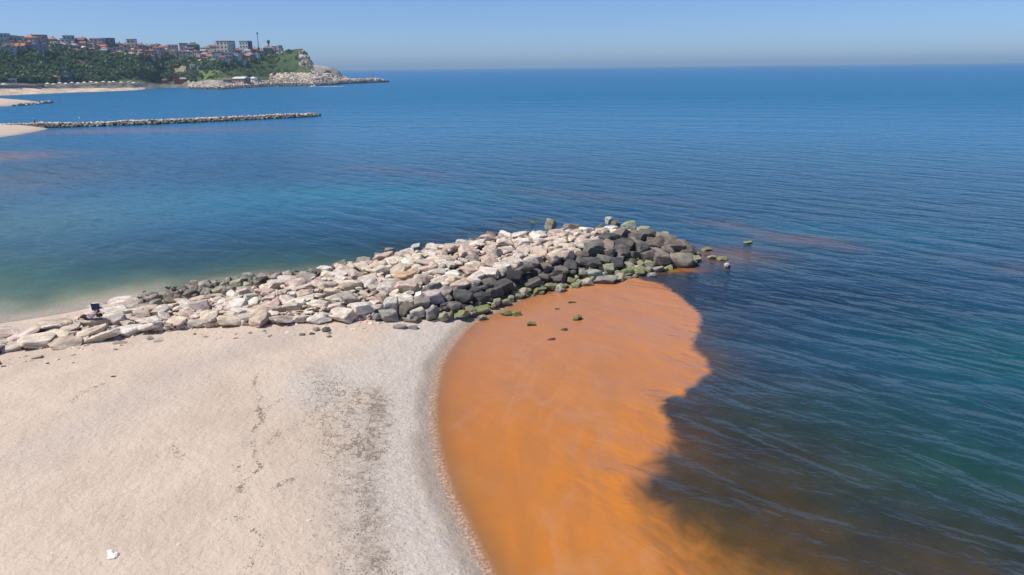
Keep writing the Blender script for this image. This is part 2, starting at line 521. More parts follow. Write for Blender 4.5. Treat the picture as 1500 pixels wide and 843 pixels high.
# thinned pigment drifting round the end of the groyne and out to sea
ring = np.exp(-np.clip(-plume, 0, 50) / 2.2) * np.clip(0.75 + fbm(x * 0.4, y * 0.4, 4) * 0.8, 0, 1)
col = lay(col, (0.125, 0.060, 0.024), 0.62 * ring)
far_ring = np.exp(-np.clip(-plume, 0, 50) / 4.5) * sstep(27, 19, y) * np.clip(0.7 + fbm(x * 0.5 + 9, y * 0.3, 4) * 1.1, 0, 1)
col = lay(col, (0.15, 0.078, 0.020), 0.88 * far_ring)
col = lay(col, (0.17, 0.085, 0.050), 0.9 * blob(1040, 375, 5.0, 3.2))
col = lay(col, (0.40, 0.15, 0.020), 0.95 * blob(985, 396, 2.0, 0.8))
STREAK = smooth_line(W([(1010, 318), (1090, 335), (1160, 350), (1250, 362), (1340, 374), (1420, 385), (1520, 400), (1620, 414)]), 6)
col = lay(col, (0.105, 0.070, 0.072), 0.72 * np.exp(-(seg_dist(x, y, STREAK) / 2.0) ** 2) * np.clip(0.7 + n_mid * 1.5, 0, 1))
col = lay(col, (0.12, 0.066, 0.060), 0.65 * blob(1165, 351, 4.0, 1.4))
STREAK2 = smooth_line(W([(520, 245), (580, 250), (650, 258), (740, 275), (900, 290), (1000, 297)]), 6)
col = lay(col, (0.10, 0.070, 0.085), 0.6 * np.exp(-(seg_dist(x, y, STREAK2) / 3.0) ** 2) * np.clip(0.6 + n_big * 1.5, 0, 1))
col = lay(col, (0.32, 0.19, 0.15), 0.9 * blob(-20, 231, 13, 9))
col = lay(col, (0.22, 0.13, 0.12), 0.75 * blob(160, 192, 22, 6)); col = lay(col, (0.16, 0.13, 0.14), 0.6 * blob(320, 190, 22, 8))
col = lay(col, (0.12, 0.135, 0.13), 0.7 * blob(-10, 270, 15, 25))
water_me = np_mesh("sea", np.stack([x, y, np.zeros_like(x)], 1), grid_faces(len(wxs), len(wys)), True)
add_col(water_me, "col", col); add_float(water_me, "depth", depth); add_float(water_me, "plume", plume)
add_float(water_me, "lee", 1.0 - 0.55 * sstep(4, -12, x) * sstep(125, 80, y) * sstep(38, 44, y))   # flatter water behind the groyne
add_float(water_me, "thin", sstep(25, 42, y))    # pinker towards the groyne: sky reflection painted into the plume colour
add_float(water_me, "open", sstep(90, 420, r))    # chop grows away from the sheltered beach
# how soft the edge of the plume is: crisp by the groyne, drifting away near the beach camera
soft = 0.26 + 2.6 * sstep(24.5, 17.0, y) * sstep(2.0, 6.0, x) + 0.5 * sstep(30, 25, y)
add_float(water_me, "soft", soft)

def sea_material():
    m, nt, out = new_mat("sea_water"); b = NB(nt)
    pos = b.n("ShaderNodeNewGeometry").outputs['Position']
    bc = b.attr("col").outputs['Color']; dp = b.attr("depth").outputs['Fac']; pl = b.attr("plume").outputs['Fac']; so = b.attr("soft").outputs['Fac']
    nv = b.noise(pos, 0.5, 5, 0.6)
    v = b.mapr(nv, 0.3, 0.7, 0.85, 1.15)
    sc = b.n("ShaderNodeVectorMath", operation='SCALE'); nt.links.new(bc, sc.inputs[0]); nt.links.new(v, sc.inputs['Scale'])
    # pigment, with sky reflection painted in as pink
    pw = b.math('ADD', pl, b.math('MULTIPLY', b.math('SUBTRACT', b.noise(b.mapping(pos, (0.62, 0.5, 1.0), (0, 0, 0.6)), 1.0, 6, 0.62, 0.9), 0.5), b.math('ADD', 0.9, b.math('MULTIPLY', so, 1.6))))
    pf = b.mapr(pw, b.math('MULTIPLY', so, -1.0), so)
    st = b.mapping(pos, (0.5, 0.14, 1.0), (0, 0, 0.45))
    o1 = b.noise(st, 1.1, 6, 0.62, 1.6); o2 = b.noise(pos, 0.22, 5, 0.62, 1.4)
    swirl = b.noise(b.mapping(pos, (0.16, 0.06, 1.0), (0, 0, 0.35)), 1.0, 5, 0.55, 1.6)
    fil = b.mapr(b.math('ABSOLUTE', b.math('SUBTRACT', swirl, 0.5)), 0.0, 0.06, 1.0, 0.0)
    oc = b.mix(b.mapr(o1, 0.34, 0.68), (0.455, 0.174, 0.044), (0.53, 0.188, 0.030))
    oc = b.mix(b.mapr(o2, 0.52, 0.74, 0.0, 0.38), oc, (0.49, 0.24, 0.125))
    oc = b.mix(b.math('MULTIPLY', fil, b.mapr(o2, 0.4, 0.6, 0.04, 0.24)), oc, (0.54, 0.28, 0.15))
    oc = b.mix(b.mapr(b.noise(b.mapping(pos, (0.25, 0.6, 1.0), (0, 0, -0.5)), 1.0, 5, 0.6, 1.0), 0.58, 0.76, 0.0, 0.3), oc, (0.34, 0.145, 0.04))
    oc = b.mix(b.math('MULTIPLY', b.mapr(dp, 0.28, 0.02), b.mapr(o1, 0.4, 0.65, 0.25, 0.75)), oc, (0.38, 0.175, 0.05))
    oc = b.mix(b.math('MULTIPLY', b.attr("thin").outputs['Fac'], 0.5), oc, (0.475, 0.225, 0.125))  # pink of the reflected sky mixed into the far plume colour
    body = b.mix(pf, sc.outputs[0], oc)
    # a little froth where the wavelets run out
    fn = b.noise(pos, 7.0, 5, 0.75, 0.5)
    fro = b.math('MULTIPLY', b.math('MULTIPLY', b.mapr(dp, 0.10, 0.03), b.mapr(dp, -0.03, 0.0)), b.mapr(fn, 0.42, 0.60, 0.15, 1.0))
    body = b.mix(b.math('MULTIPLY', fro, 0.85), body, (0.78, 0.62, 0.50))
    # waves
    wA = b.noise(b.mapping(b.mapping(pos, (1, 1, 1), (0, 0, 0.82)), (0.15, 0.40, 1.0)), 1.0, 3, 0.5, 0.35)
    wB = b.noise(b.mapping(b.mapping(pos, (1, 1, 1), (0, 0, 0.55)), (0.50, 1.05, 1.0)), 1.0, 4, 0.55, 0.5)
    wC = b.noise(b.mapping(b.mapping(pos, (1, 1, 1), (0, 0, 1.1)), (1.2, 2.6, 1.0)), 1.0, 3, 0.6)
    rw = b.math('SUBTRACT', b.math('MULTIPLY', wA, 2.0), 1.0)
    rg = b.math('SUBTRACT', 1.0, b.math('SQRT', b.math('ADD', b.math('MULTIPLY', rw, rw), 0.006)))
    ridge = b.math('ADD', b.math('MULTIPLY', b.math('POWER', rg, 2.6), 0.115), b.math('MULTIPLY', wA, 0.74))
    calm = b.math('SUBTRACT', 1.0, b.math('MULTIPLY', b.mapr(pl, -1.5, 4.0), 0.74))
    calm2 = b.math('MULTIPLY', calm, b.mapr(dp, 0.0, 1.2, 0.35, 1.0))
    open_ = b.attr("open").outputs['Fac']
    wD = b.noise(b.mapping(b.mapping(pos, (1, 1, 1), (0, 0, 0.35)), (0.022, 0.085, 1.0)), 1.0, 3, 0.6, 0.3)
    h = b.math('ADD', b.math('ADD', b.math('MULTIPLY', ridge, 1.15), b.math('MULTIPLY', wB, 0.23)), b.math('MULTIPLY', wC, 0.04))
    h = b.math('ADD', h, b.math('MULTIPLY', wD, b.math('MULTIPLY', open_, 5.0)))
    h = b.math('MULTIPLY', b.math('MULTIPLY', h, calm2), b.attr("lee").outputs['Fac'])
    bn = b.bump(h, 1.0, 0.72)
    p = b.bsdf(body, b.math('ADD', 0.13, b.math('MULTIPLY', open_, 0.18)), bn, IOR=1.333)
    tr = b.n("ShaderNodeBsdfTransparent"); nt.links.new(b.mix(b.mapr(dp, 0.0, 0.7, 0.0, 1.0, False), (1, 1, 1), (0.42, 0.74, 0.60)), tr.inputs[0])
    clear = b.math('POWER', 2.718, b.math('MULTIPLY', b.math('MAXIMUM', dp, 0.0), b.math('SUBTRACT', -1.55, b.math('MULTIPLY', pf, 9.0))))
    clear = b.math('MULTIPLY', clear, b.math('SUBTRACT', 1.0, b.math('MULTIPLY', fro, 0.6)))
    mx = b.n("ShaderNodeMixShader"); nt.links.new(clear, mx.inputs[0]); nt.links.new(p.outputs[0], mx.inputs[1]); nt.links.new(tr.outputs[0], mx.inputs[2])
    nt.links.new(mx.outputs[0], out.inputs[0])
    return m
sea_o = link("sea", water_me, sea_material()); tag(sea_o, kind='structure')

# ================================================================== ROCK SHAPES
def ico(sub):
    bm = bmesh.new(); bmesh.ops.create_icosphere(bm, subdivisions=sub, radius=1.0)
    v = np.array([q.co[:] for q in bm.verts]); f = np.array([[q.index for q in t.verts] for t in bm.faces]); bm.free(); return v, f
ICO3, ICO2, ICOM = ico(4), ico(2), ico(3)

def rock_shape(seed, base, sharp=16, n=15, boxy=0.5, rough=0.03):
    """broken stone: a sphere cut by random planes, edges slightly worn"""
    rs = np.random.RandomState(seed)
    v, f = base
    N = rs.normal(size=(n, 3)); N /= np.linalg.norm(N, axis=1)[:, None]
    off = rs.uniform(0.52, 0.98, n)
    B = np.array([[1, 0, 0], [-1, 0, 0], [0, 1, 0], [0, -1, 0], [0, 0, 1], [0, 0, -1]], float)
    q = Euler(rs.uniform(-0.35, 0.35, 3)).to_matrix(); B = B @ np.array(q)
    N = np.vstack([N, B]); off = np.concatenate([off, rs.uniform(0.60, 0.82, 6) / (0.75 + 0.5 * boxy)])
    dn = np.clip(v @ N.T, 0, None) / off[None, :]
    r = (np.sum(dn ** sharp, axis=1) + 1e-9) ** (-1.0 / sharp)
    nz = fbm(v[:, 0] * 2.1 + seed * 3.1 + v[:, 2] * 1.3, v[:, 1] * 2.1 + v[:, 2] * 1.7 + seed, 4)
    nz2 = fbm(v[:, 0] * 6 + seed + v[:, 2] * 4.3, v[:, 1] * 6 - v[:, 2] * 3.7, 3)
    return v * (r * (1 + nz * rough * 2 + nz2 * rough))[:, None], f

ROCK_MESHES = []
for k in range(26):
    v, f = rock_shape(100 + k, ICO3, sharp=[26, 44, 70][k % 3], n=[9, 13, 18, 11][k % 4], boxy=[0.9, 0.6, 0.3][k % 3], rough=0.045)
    v = v / np.abs(v).max(axis=0)[None, :]
    me = np_mesh("boulder", v, f, True); me.materials.append(ROCK)
    me.set_sharp_from_angle(angle=math.radians(42))
    ROCK_MESHES.append(me)
ROCK_LOW = [(lambda vf: (vf[0] / np.abs(vf[0]).max(axis=0)[None, :], vf[1]))(rock_shape(300 + k, ICOM, 34, 12, 0.6, 0.04)) for k in range(12)]

PALE = [(0.78, 0.655, 0.53), (0.82, 0.72, 0.61), (0.72, 0.60, 0.49), (0.73, 0.645, 0.55), (0.77, 0.63, 0.48), (0.68, 0.545, 0.445), (0.84, 0.76, 0.66), (0.68, 0.52, 0.42)]
GREYS = [(0.34, 0.31, 0.27), (0.38, 0.35, 0.31), (0.30, 0.27, 0.24), (0.42, 0.37, 0.32)]
DARKS = [(0.10, 0.096, 0.092), (0.135, 0.125, 0.118), (0.175, 0.16, 0.145), (0.095, 0.094, 0.095), (0.21, 0.19, 0.165)]
MOSSY = [(0.42, 0.42, 0.28), (0.36, 0.36, 0.26), (0.52, 0.50, 0.40)]
BROWN = [(0.26, 0.215, 0.165), (0.30, 0.25, 0.19), (0.20, 0.17, 0.14)]

def jit(c, a=0.08):
    k = random.uniform(1 - a, 1 + a)
    return tuple(max(0.02, min(0.9, q * k * random.uniform(0.97, 1.03))) for q in c)

def boulder(name, P, L, Wd, T, rz, tint, algae=0.0, tilt=0.2, mesh=None, parent=None):
    o = bpy.data.objects.new(name, ROCK_MESHES[mesh] if mesh is not None else random.choice(ROCK_MESHES))
    C.objects.link(o)
    o.location = P
    o.scale = (L / 2, Wd / 2, T / 2)
    o.rotation_euler = (random.uniform(-tilt, tilt), random.uniform(-tilt, tilt), rz)
    o.color = (tint[0], tint[1], tint[2], algae)
    if parent is not None: o.parent = parent
    return o

class Rubble:
    """many stones gathered into one mesh"""
    def __init__(s): s.v, s.f, s.c, s.k = [], [], [], 0
    def add(s, P, L, Wd, T, tint, algae=0.0, low=None):
        v, f = low or random.choice(ROCK_LOW)
        R = np.array(Euler((random.uniform(-.4, .4), random.uniform(-.4, .4), random.uniform(0, 6.3))).to_matrix())
        v = (v * np.array([[L / 2, Wd / 2, T / 2]])) @ R.T + np.array(P)[None, :]
        s.v.append(v); s.f.append(f + s.k); s.k += len(v)
        s.c.append(np.tile(np.array([[tint[0], tint[1], tint[2], algae]]), (len(v), 1)))
    def build(s, name, parent=None, mat=None):
        me = np_mesh(name, np.vstack(s.v), np.vstack(s.f), False)
        add_col(me, "col", np.vstack(s.c))
        return link(name, me, mat or ROCK_BULK, parent)

# ================================================================== NEAR GROYNE
# columns: photo x, rear edge y, near edge of the flat top y, foot y, height of top, height of foot
GCOL = [(-60, 500, 519, 521, 0.98, 0.9), (0, 489, 510, 512, 0.98, 0.9), (60, 480, 504, 506, 0.98, 0.9), (110, 470, 500, 502, 1.0, 0.9), (200, 438, 482, 485, 1.08, 0.9),
        (300, 417, 472, 475, 1.12, 0.9), (400, 403, 467, 471, 1.2, 0.9), (480, 394, 460, 466, 1.25, 0.9), (560, 379, 447, 466, 1.28, 0.8),
        (640, 364, 428, 468, 1.3, 0.45), (700, 352, 409, 464, 1.35, 0.1), (760, 344, 394, 438, 1.4, 0.0), (830, 338, 376, 424, 1.4, 0.0),
        (900, 336, 358, 411, 1.35, 0.0), (950, 345, 354, 403, 1.15, 0.0), (985, 356, 364, 394, 0.9, 0.0), (1015, 372, 378, 387, 0.3, 0.0)]
REAR_Z = [(-60, .98), (60, .98), (110, .85), (190, .35), (300, .40), (400, .65), (480, 1.0), (540, 9)]
gR = [at(c[0], c[1], min(c[4], float(np.interp(c[0], [q[0] for q in REAR_Z], [q[1] for q in REAR_Z])))) for c in GCOL]; gN = [at(c[0], c[2], c[4]) for c in GCOL]; gF = [at(c[0], c[3], c[5]) for c in GCOL]
gB = []
for i in range(len(GCOL)):
    t = (gR[min(i + 1, len(gR) - 1)] - gR[max(i - 1, 0)]); t.z = 0; t.normalize()
    n = Vector((-t.y, t.x, 0))
    if n.y < 0: n = -n
    zb = -0.5 if GCOL[i][0] > 170 else 0.2
    q = gR[i] + n * (1.2 + 0.9 * GCOL[i][4]); q.z = zb; gB.append(q)
glen = [0.0]
for i in range(1, len(gN)): glen.append(glen[-1] + ((gN[i] + gR[i]) / 2 - (gN[i - 1] + gR[i - 1]) / 2).length)
def gpoint(u, v):
    """u: metres along the groyne, v: -1 rear foot, 0 rear edge, 1 near edge, 2 near foot"""
    i = max(0, min(len(glen) - 2, int(np.searchsorted(glen, u)) - 1)); t = (u - glen[i]) / (glen[i + 1] - glen[i])
    rows = [a[i].lerp(a[i + 1], t) for a in (gB, gR, gN, gF)]
    k = max(0, min(2, int(math.floor(v + 1)))); s = v + 1 - k
    return rows[k].lerp(rows[k + 1], s)
def gpx(u):
    return float(np.interp(u, glen, [c[0] for c in GCOL]))

groyne = empty("rock_groyne", (gN[8].x, gN[8].y, 0))
tag(groyne, "near groyne of pale and dark boulders running from the sand past the orange water", "groyne")
GL = Vector(groyne.location)
# the packed core under the boulders
cu = np.linspace(0, glen[-1], 150); cv = np.linspace(-1, 2, 24)
cvv = []
for v in cv:
    for u in cu:
        p = gpoint(u, v)
        cvv.append((p.x - GL.x + random.uniform(-.12, .12), p.y - GL.y + random.uniform(-.12, .12), p.z - (0.42 if gpx(u) > 210 else 0.30) + random.uniform(-.1, .1)))
core_me = np_mesh("rubble_core", cvv, grid_faces(len(cu), len(cv)), False)
link("rubble_core", core_me, plain((0.17, 0.145, 0.12), 0.95, 0.35, 1.5, 0.6, name="packed_rubble"), groyne)

def zone(u, v, px):
    """size range, tints, algae for a spot on the groyne"""
    n = vnoise(np.array([u * 0.25 + 5]), np.array([v * 1.7]))[0]
    if px < 190:
        return (0.4, 1.9), PALE + GREYS[3:], 0.0, 0.24
    if v < (0.36 if px < 340 else 0.36 - (px - 340) * 0.0022) and px < 500:                      # low weedy stones at the rear waterline
        return (0.35, 0.95), (BROWN + GREYS if n > 0.45 else MOSSY[:2] + GREYS + BROWN), 0.42, 0.55
    if v < -0.05:
        return (0.5, 1.2), BROWN + GREYS, 0.45, 0.6
    if px > 850 and not (px < 935 and 0.0 < v < 0.75 and n > 0.35):
        if v > 1.62: return (0.4, 1.1), MOSSY + MOSSY + GREYS, 0.75, 0.6
        if v < 0.3: return (0.6, 1.6), BROWN + MOSSY[:1], 0.5, 0.55
        return (0.6, 1.8), (DARKS + BROWN if px < 950 and n < .6 else BROWN + GREYS[:1]), 0.08, 0.58
    if v > (1.12 if px < 760 else 1.04) and px > 545:
        if px < 640: return (0.5, 1.25), GREYS + PALE[3:4] + BROWN + DARKS[2:3], 0.05, 0.65
        if v > 1.70: return (0.35, 0.95), MOSSY + MOSSY + GREYS, 0.75, 0.6
        return (0.5, 1.35), DARKS + BROWN[2:], 0.0, 0.52
    if v > 0.9 and px > 620:
        return (0.7, 1.5), PALE + GREYS, 0.0, 0.55
    return ((0.4, 1.3) if px < 330 else (0.4, 1.5)), PALE + PALE + PALE + GREYS[3:], 0.0, (0.25 if px < 330 else 0.33 if px < 560 and v > .6 else 0.40)

placed = []          # x, y, r
cand = []
GH = {}
def free(P, r, k):
    for (a, b, c) in placed:
        if (a - P.x) ** 2 + (b - P.y) ** 2 < ((r + c) * k) ** 2: return False
    return True

def gput(px, py, z, wpx, hgt, depth, tint, algae=0.0, rz=0.0, mesh=None, label=None, sink=0.35):
    """a boulder one can pick out in the photo: width in photo pixels, height and depth in metres"""
    P = at(px, py, z); L = wpx * m_per_px(P)
    o = boulder("boulder", (P.x - GL.x, P.y - GL.y, z + hgt * (0.5 - sink)), L, depth, hgt, rz, jit(tint, 0.04), algae, 0.12, mesh, groyne)
    if label: o["label"] = label
    placed.append((P.x, P.y, max(L, depth) * 0.42)); GH['n'] = GH.get('n', 0) + 1
    return o

gput(573, 455, 0.9, 25, 1.35, 1.0, (0.62, 0.56, 0.50), 0, 0.1, 3, "tall pale boulder with a dark foot at the edge of the sand")
gput(593, 410, 1.2, 38, 0.8, 1.6, (0.66, 0.44, 0.26), 0, 0.2, 6, "ochre boulder among the pale ones")
gput(562, 448, 0.9, 24, 1.2, 1.1, (0.60, 0.46, 0.36), 0, -0.3, 9)
gput(636, 440, 1.0, 34, 1.0, 1.2, (0.62, 0.53, 0.48), 0, 0.2, 12, "pinkish white block among dark wet ones")
gput(808, 333, 1.2, 19, 1.25, 1.2, (0.36, 0.31, 0.24), 0.2, 0.3, 1, "pointed boulder standing up at the rear edge")
gput(838, 338, 1.3, 30, 1.0, 1.5, (0.26, 0.23, 0.2), 0.05, 0.0, 4)
gput(893, 325, 0.55, 12, 0.9, 0.8, (0.58, 0.57, 0.50), 0.3, 0.4, 7, "small white stone at the seaward corner")
gput(902, 331, 1.0, 16, 0.9, 0.9, (0.24, 0.22, 0.19), 0.1, 0.0, 2)
gput(922, 333, 1.1, 24, 1.0, 1.4, (0.40, 0.42, 0.30), 0.55, 0.2, 8, "boulder with pale green weed on top")
gput(942, 342, 1.1, 22, 1.0, 1.4, (0.37, 0.39, 0.26), 0.55, -0.2, 10)
gput(968, 352, 0.9, 27, 1.1, 1.7, (0.40, 0.42, 0.28), 0.5, -0.5, 11)
gput(938, 366, 1.0, 28, 1.25, 1.5, (0.20, 0.18, 0.16), 0.0, 0.2, 13, "large dark ribbed boulder near the tip")
gput(910, 372, 1.0, 30, 0.95, 1.5, (0.12, 0.112, 0.105), 0.0, 0.1, 14)
gput(903, 388, 0.65, 28, 0.95, 1.3, (0.10, 0.098, 0.098), 0.0, -0.2, 15)
gput(866, 388, 0.9, 32, 0.85, 1.3, (0.13, 0.125, 0.12), 0.0, 0.25, 16)
gput(968, 380, 0.65, 28, 1.1, 1.4, (0.27, 0.235, 0.195), 0.05, 0.1, 17)
gput(997, 384, 0.3, 38, 1.15, 1.6, (0.31, 0.265, 0.21), 0.05, -0.1, 18, "large brown boulder at the very tip")
gput(1011, 373, 0.3, 16, 1.25, 1.2, (0.15, 0.13, 0.11), 0.0, 0.2, 19)
gput(1017, 383, 0.05, 20, 0.75, 1.0, (0.33, 0.35, 0.24), 0.5, 0.3, 20)
gput(868, 404, 0.3, 30, 0.7, 1.0, (0.46, 0.45, 0.38), 0.3, 0.2, 21)
gput(886, 414, 0.0, 40, 0.75, 1.1, (0.34, 0.34, 0.29), 0.25, -0.2, 22, "grey green slab at the edge of the orange water")
gput(935, 397, 0.1, 24, 0.8, 0.9, (0.48, 0.47, 0.40), 0.3, 0.1, 23)
gput(918, 402, 0.1, 22, 0.7, 0.9, (0.30, 0.32, 0.17), 0.75, 0.4, 24)
gput(725, 373, 1.5, 26, 0.7, 1.3, (0.60, 0.50, 0.43), 0, 0.3, 5)
gput(610, 366, 0.2, 17, 0.8, 0.9, (0.55, 0.56, 0.48), 0.4, 0.0, 3)
gput(571, 372, 0.5, 16, 0.8, 0.9, (0.40, 0.35, 0.28), 0.2, 0.0, 6)
gput(367, 411, 0.25, 28, 0.9, 1.2, (0.40, 0.40, 0.33), 0.35, 0.0, 9)
gput(176, 472, 0.9, 28, 0.8, 1.2, (0.55, 0.50, 0.46), 0, 0.5, 12, "pale boulder with a shaded grey face beside the reclining person")
gput(138, 472, 0.9, 50, 0.5, 1.3, (0.60, 0.51, 0.42), 0, 0.25, 21, "low pale rock that the person is lying on")
gput(98, 505, 0.85, 58, 0.5, 1.6, (0.60, 0.49, 0.38), 0, 0.35, 8, "broad flat cream slab on the sand")
gput(294, 450, 0.95, 38, 0.6, 1.1, (0.58, 0.48, 0.44), 0, 0.1, 15)

n_tot = 0
todo = []
cands = []
for _ in range(9000):
    u = random.uniform(0, glen[-1]); v = random.uniform(-0.8, 2.02); zq = zone(u, v, gpx(u)); lo, hi = zq[0]
    cands.append((lo + (hi - lo) * random.random() ** 2.6, u, v, zq))
cands.sort(key=lambda c: -c[0])
if True:
    for L, u, v, zq in cands:
        px = gpx(u)
        (lo, hi), tints, alg, hf = zq
        P = gpoint(u, v)
        if P.z < -0.35: continue
        if abs((P - Vector((0, 0, 15))).dot(_F)) < 5: continue
        r = L * 0.42
        if not free(P, r, 0.84): continue
        placed.append((P.x, P.y, r))
        Wd = L * random.uniform(0.62, 0.95); T = L * random.uniform(hf * 0.85, hf * 1.25)
        todo.append((L / P.length, P, L, Wd, T, tints, alg, px, v))
todo.sort(key=lambda t: -t[0])
rub = Rubble()
k_max = 300 - GH['n']
kept = 0
for s, P, L, Wd, T, tints, alg, px, v in todo:
    tint = jit(random.choice(tints), 0.10)
    al = alg * random.uniform(0.6, 1.2) if alg > 0.1 else alg
    # turn the long side mostly across the view, as quarry stone dumped along the groyne lies
    rz = random.gauss(0.35, 0.7)
    Pz = P.z + T * (0.08 if px > 190 else -0.02) + random.uniform(-0.12, 0.14) * (1 if px > 190 else 0.3)
    if kept < k_max and px > -40:
        boulder("boulder", (P.x - GL.x, P.y - GL.y, Pz), L * 1.12, Wd * 1.1, T * 1.15, rz, tint, al, 0.28, None, groyne); kept += 1
    else:
        rub.add((P.x - GL.x, P.y - GL.y, Pz), L * 1.1, Wd * 1.1, T * 1.1, tint, al)
# half-buried pieces trailing out over the sand in front of the boulders
for _ in range(420):
    u = random.uniform(0, glen[-1]); px = gpx(u)
    if px > 560: continue
    F_ = gpoint(u, 2.0); t = random.random() ** 2.2 * 2.6; x_, y_ = F_.x + t * 0.25, F_.y - t
    L = random.uniform(0.08, 0.34) * (1.5 if t < .5 else 1.0)
    rub.add((x_ - GL.x, y_ - GL.y, H1(x_, y_) - L * 0.06), L, L * random.uniform(.6, 1), L * random.uniform(.35, .6), jit(random.choice(PALE + GREYS[3:] + BROWN[:2]), .12), 0)
# fill the joints with small broken stone
for _ in range(1500):
    u = random.uniform(0, glen[-1]); v = random.uniform(-0.8, 2.06); px = gpx(u); P = gpoint(u, v)
    if P.z < -0.3: continue
    (lo, hi), tints, alg, hf = zone(u, v, px)
    L = random.uniform(0.18, 0.5) * (0.8 if px < 250 else 1)
    rub.add((P.x - GL.x, P.y - GL.y, P.z - 0.12 + random.uniform(-.1, .08)), L, L * random.uniform(.6, 1), L * random.uniform(.5, .9), jit(random.choice(tints), .15), alg)
tag(rub.build("small_stones", groyne), kind='stuff')
print("boulders", kept + GH['n'], "rest", len(todo) - kept)

# ================================================================== LOOSE ROCKS
BAY = "rocks standing in the orange water"; TIP = "rocks in the sea off the groyne tip"
def loose(px, py, wpx, hr, dr, tint, algae, label, group, rz=0.0, z=None, sink=0.35, cat="rock", name="rock"):
    P = ground_at(px, py) if z is None else at(px, py, z)
    L = wpx * m_per_px(P)
    if group in (BAY, TIP): hr *= 1.12; L *= 1.06
    o = boulder(name, (P.x, P.y, P.z + L * hr * (0.5 - sink)), L, L * dr, L * hr, rz, jit(tint, .04), algae, 0.15, random.choice((2, 5, 8, 11, 14, 17, 20, 23)) if group in (BAY, TIP) else None)
    return tag(o, label, cat, group)

BAY = "rocks standing in the orange water"
loose(821, 427, 17, .75, .8, (0.52, 0.50, 0.44), .15, "angular whitish rock with a dark side standing in the orange water", BAY, .3, 0)
loose(804, 425, 10, .35, .5, (0.74, 0.62, 0.50), 0, "small cream pebble-like rock between weed and whitish angular rock", BAY, .2, 0)
loose(838, 443, 15, .25, .6, (0.12, 0.11, 0.05), .5, "dark weedy rock just awash in the orange water", BAY, .2, 0, .6)
loose(817, 453, 9, .3, .6, (0.12, 0.10, 0.05), .4, "smallest dark weedy rock awash in the orange water", BAY, 0, 0, .55)
loose(846, 468, 16, .6, .8, (0.26, 0.25, 0.10), .8, "mossy green rock farthest from the groyne in the orange water", BAY, .2, 0)
loose(778, 476, 15, .55, .8, (0.26, 0.25, 0.12), .85, "mossy rock with a trailing weed patch, nearest the camera", BAY, .2, 0)
loose(742, 461, 17, .6, .85, (0.34, 0.35, 0.17), .8, "left one of a touching pair of mossy rocks in orange water", BAY, .2, 0)
loose(757, 462, 15, .6, .85, (0.34, 0.35, 0.15), .85, "right one of a touching pair of mossy rocks in orange water", BAY, .2, 0)
loose(739, 447, 7, .9, .6, (0.5, 0.45, 0.4), 0, "small upright pale stone beside the mossy foot of the groyne", BAY, .2, 0)
loose(807, 497, 15, .2, .7, (0.16, 0.11, 0.05), .1, "lowest dark brown rock barely breaking the orange water", BAY, .3, 0, .6)
loose(827, 484, 12, .22, .7, (0.14, 0.10, 0.05), .1, "small dark brown rock awash right of the trailing weed", BAY, .3, 0, .55)
loose(787, 428, 26, .4, .8, (0.24, 0.26, 0.09), .95, "broad bright green weed covered rock at the groyne foot", BAY, .2, .05)
loose(766, 434, 20, .4, .8, (0.26, 0.27, 0.1), .9, "smaller green weed covered rock left of the broad bright one", BAY, .2, .02)
loose(706, 467, 15, .5, .8, (0.5, 0.5, 0.36), .35, "pale yellowish rock at the corner of sand and orange water", BAY, .2, .05)
TIP = "rocks in the sea off the groyne tip"
loose(1065, 392, 12, .85, .8, (0.70, 0.68, 0.62), .05, "round white rock farthest out off the groyne tip", TIP, .2, 0)
loose(1042, 379, 16, .4, .6, (0.52, 0.52, 0.40), .4, "pale speckled rock awash, joined to a greener one on its right", TIP, -.2, 0)
loose(1058, 381, 17, .35, .6, (0.36, 0.37, 0.2), .7, "greener rock awash on the right of a pale speckled one", TIP, -.3, 0)
loose(1034, 367, 17, .3, .7, (0.30, 0.32, 0.10), .95, "flat green rock awash nearest behind the tip", TIP, 0, 0)
loose(1096, 357, 13, .4, .7, (0.14, 0.19, 0.05), .95, "dark green weedy rock alone in blue water", TIP, 0, 0)
loose(955, 405, 15, .45, .7, (0.6, 0.58, 0.50), .15, "elongated white rock in murky water before the tip", TIP, -.2, 0)
loose(958, 401, 6, .6, .8, (0.6, 0.58, 0.5), .2, "tiny white rock touching the elongated white one", TIP, 0, 0)
loose(936, 403, 14, .7, .8, (0.42, 0.42, 0.3), .5, "mossy pale rock left of the elongated white one", TIP, 0, 0)
loose(918, 405, 13, .7, .8, (0.55, 0.53, 0.45), .2, "upright pale wedge of rock before the weedy tip stones", TIP, .3, 0)
COVE = "rocks at the rear edge of the groyne"
loose(781, 327, 9, .45, .8, (0.36, 0.38, 0.18), .75, "small green topped rock alone in the sea behind the groyne", COVE, 0, 0)
loose(246, 422, 11, .5, .8, (0.55, 0.55, 0.47), .35, "pale mossy rock in the shallow edge of the cove", COVE, 0, .05)
loose(265, 419, 9, .35, .8, (0.3, 0.33, 0.2), .8, "flat dark green rock awash in the cove", COVE, 0, 0)
loose(211, 428, 5, .6, .8, (0.8, 0.78, 0.75), 0, "tiny white stone alone in the cove shallows", COVE, 0, 0)
loose(284, 417, 15, .7, .9, (0.42, 0.36, 0.31), .3, "rounded brownish rock on the cove waterline", COVE, 0, .05)
loose(318, 417, 15, .7, .9, (0.5, 0.5, 0.42), .5, "pale rock with a green rim on the cove waterline", COVE, 0, .1)
loose(334, 410, 5, .5, .8, (0.5, 0.52, 0.42), .5, "tiny pale green stone awash in the cove", COVE, 0, 0)
loose(537, 382, 15, .45, .8, (0.22, 0.26, 0.06), 1.0, "bright green weedy rock behind the pale boulders", COVE, 0, .1)
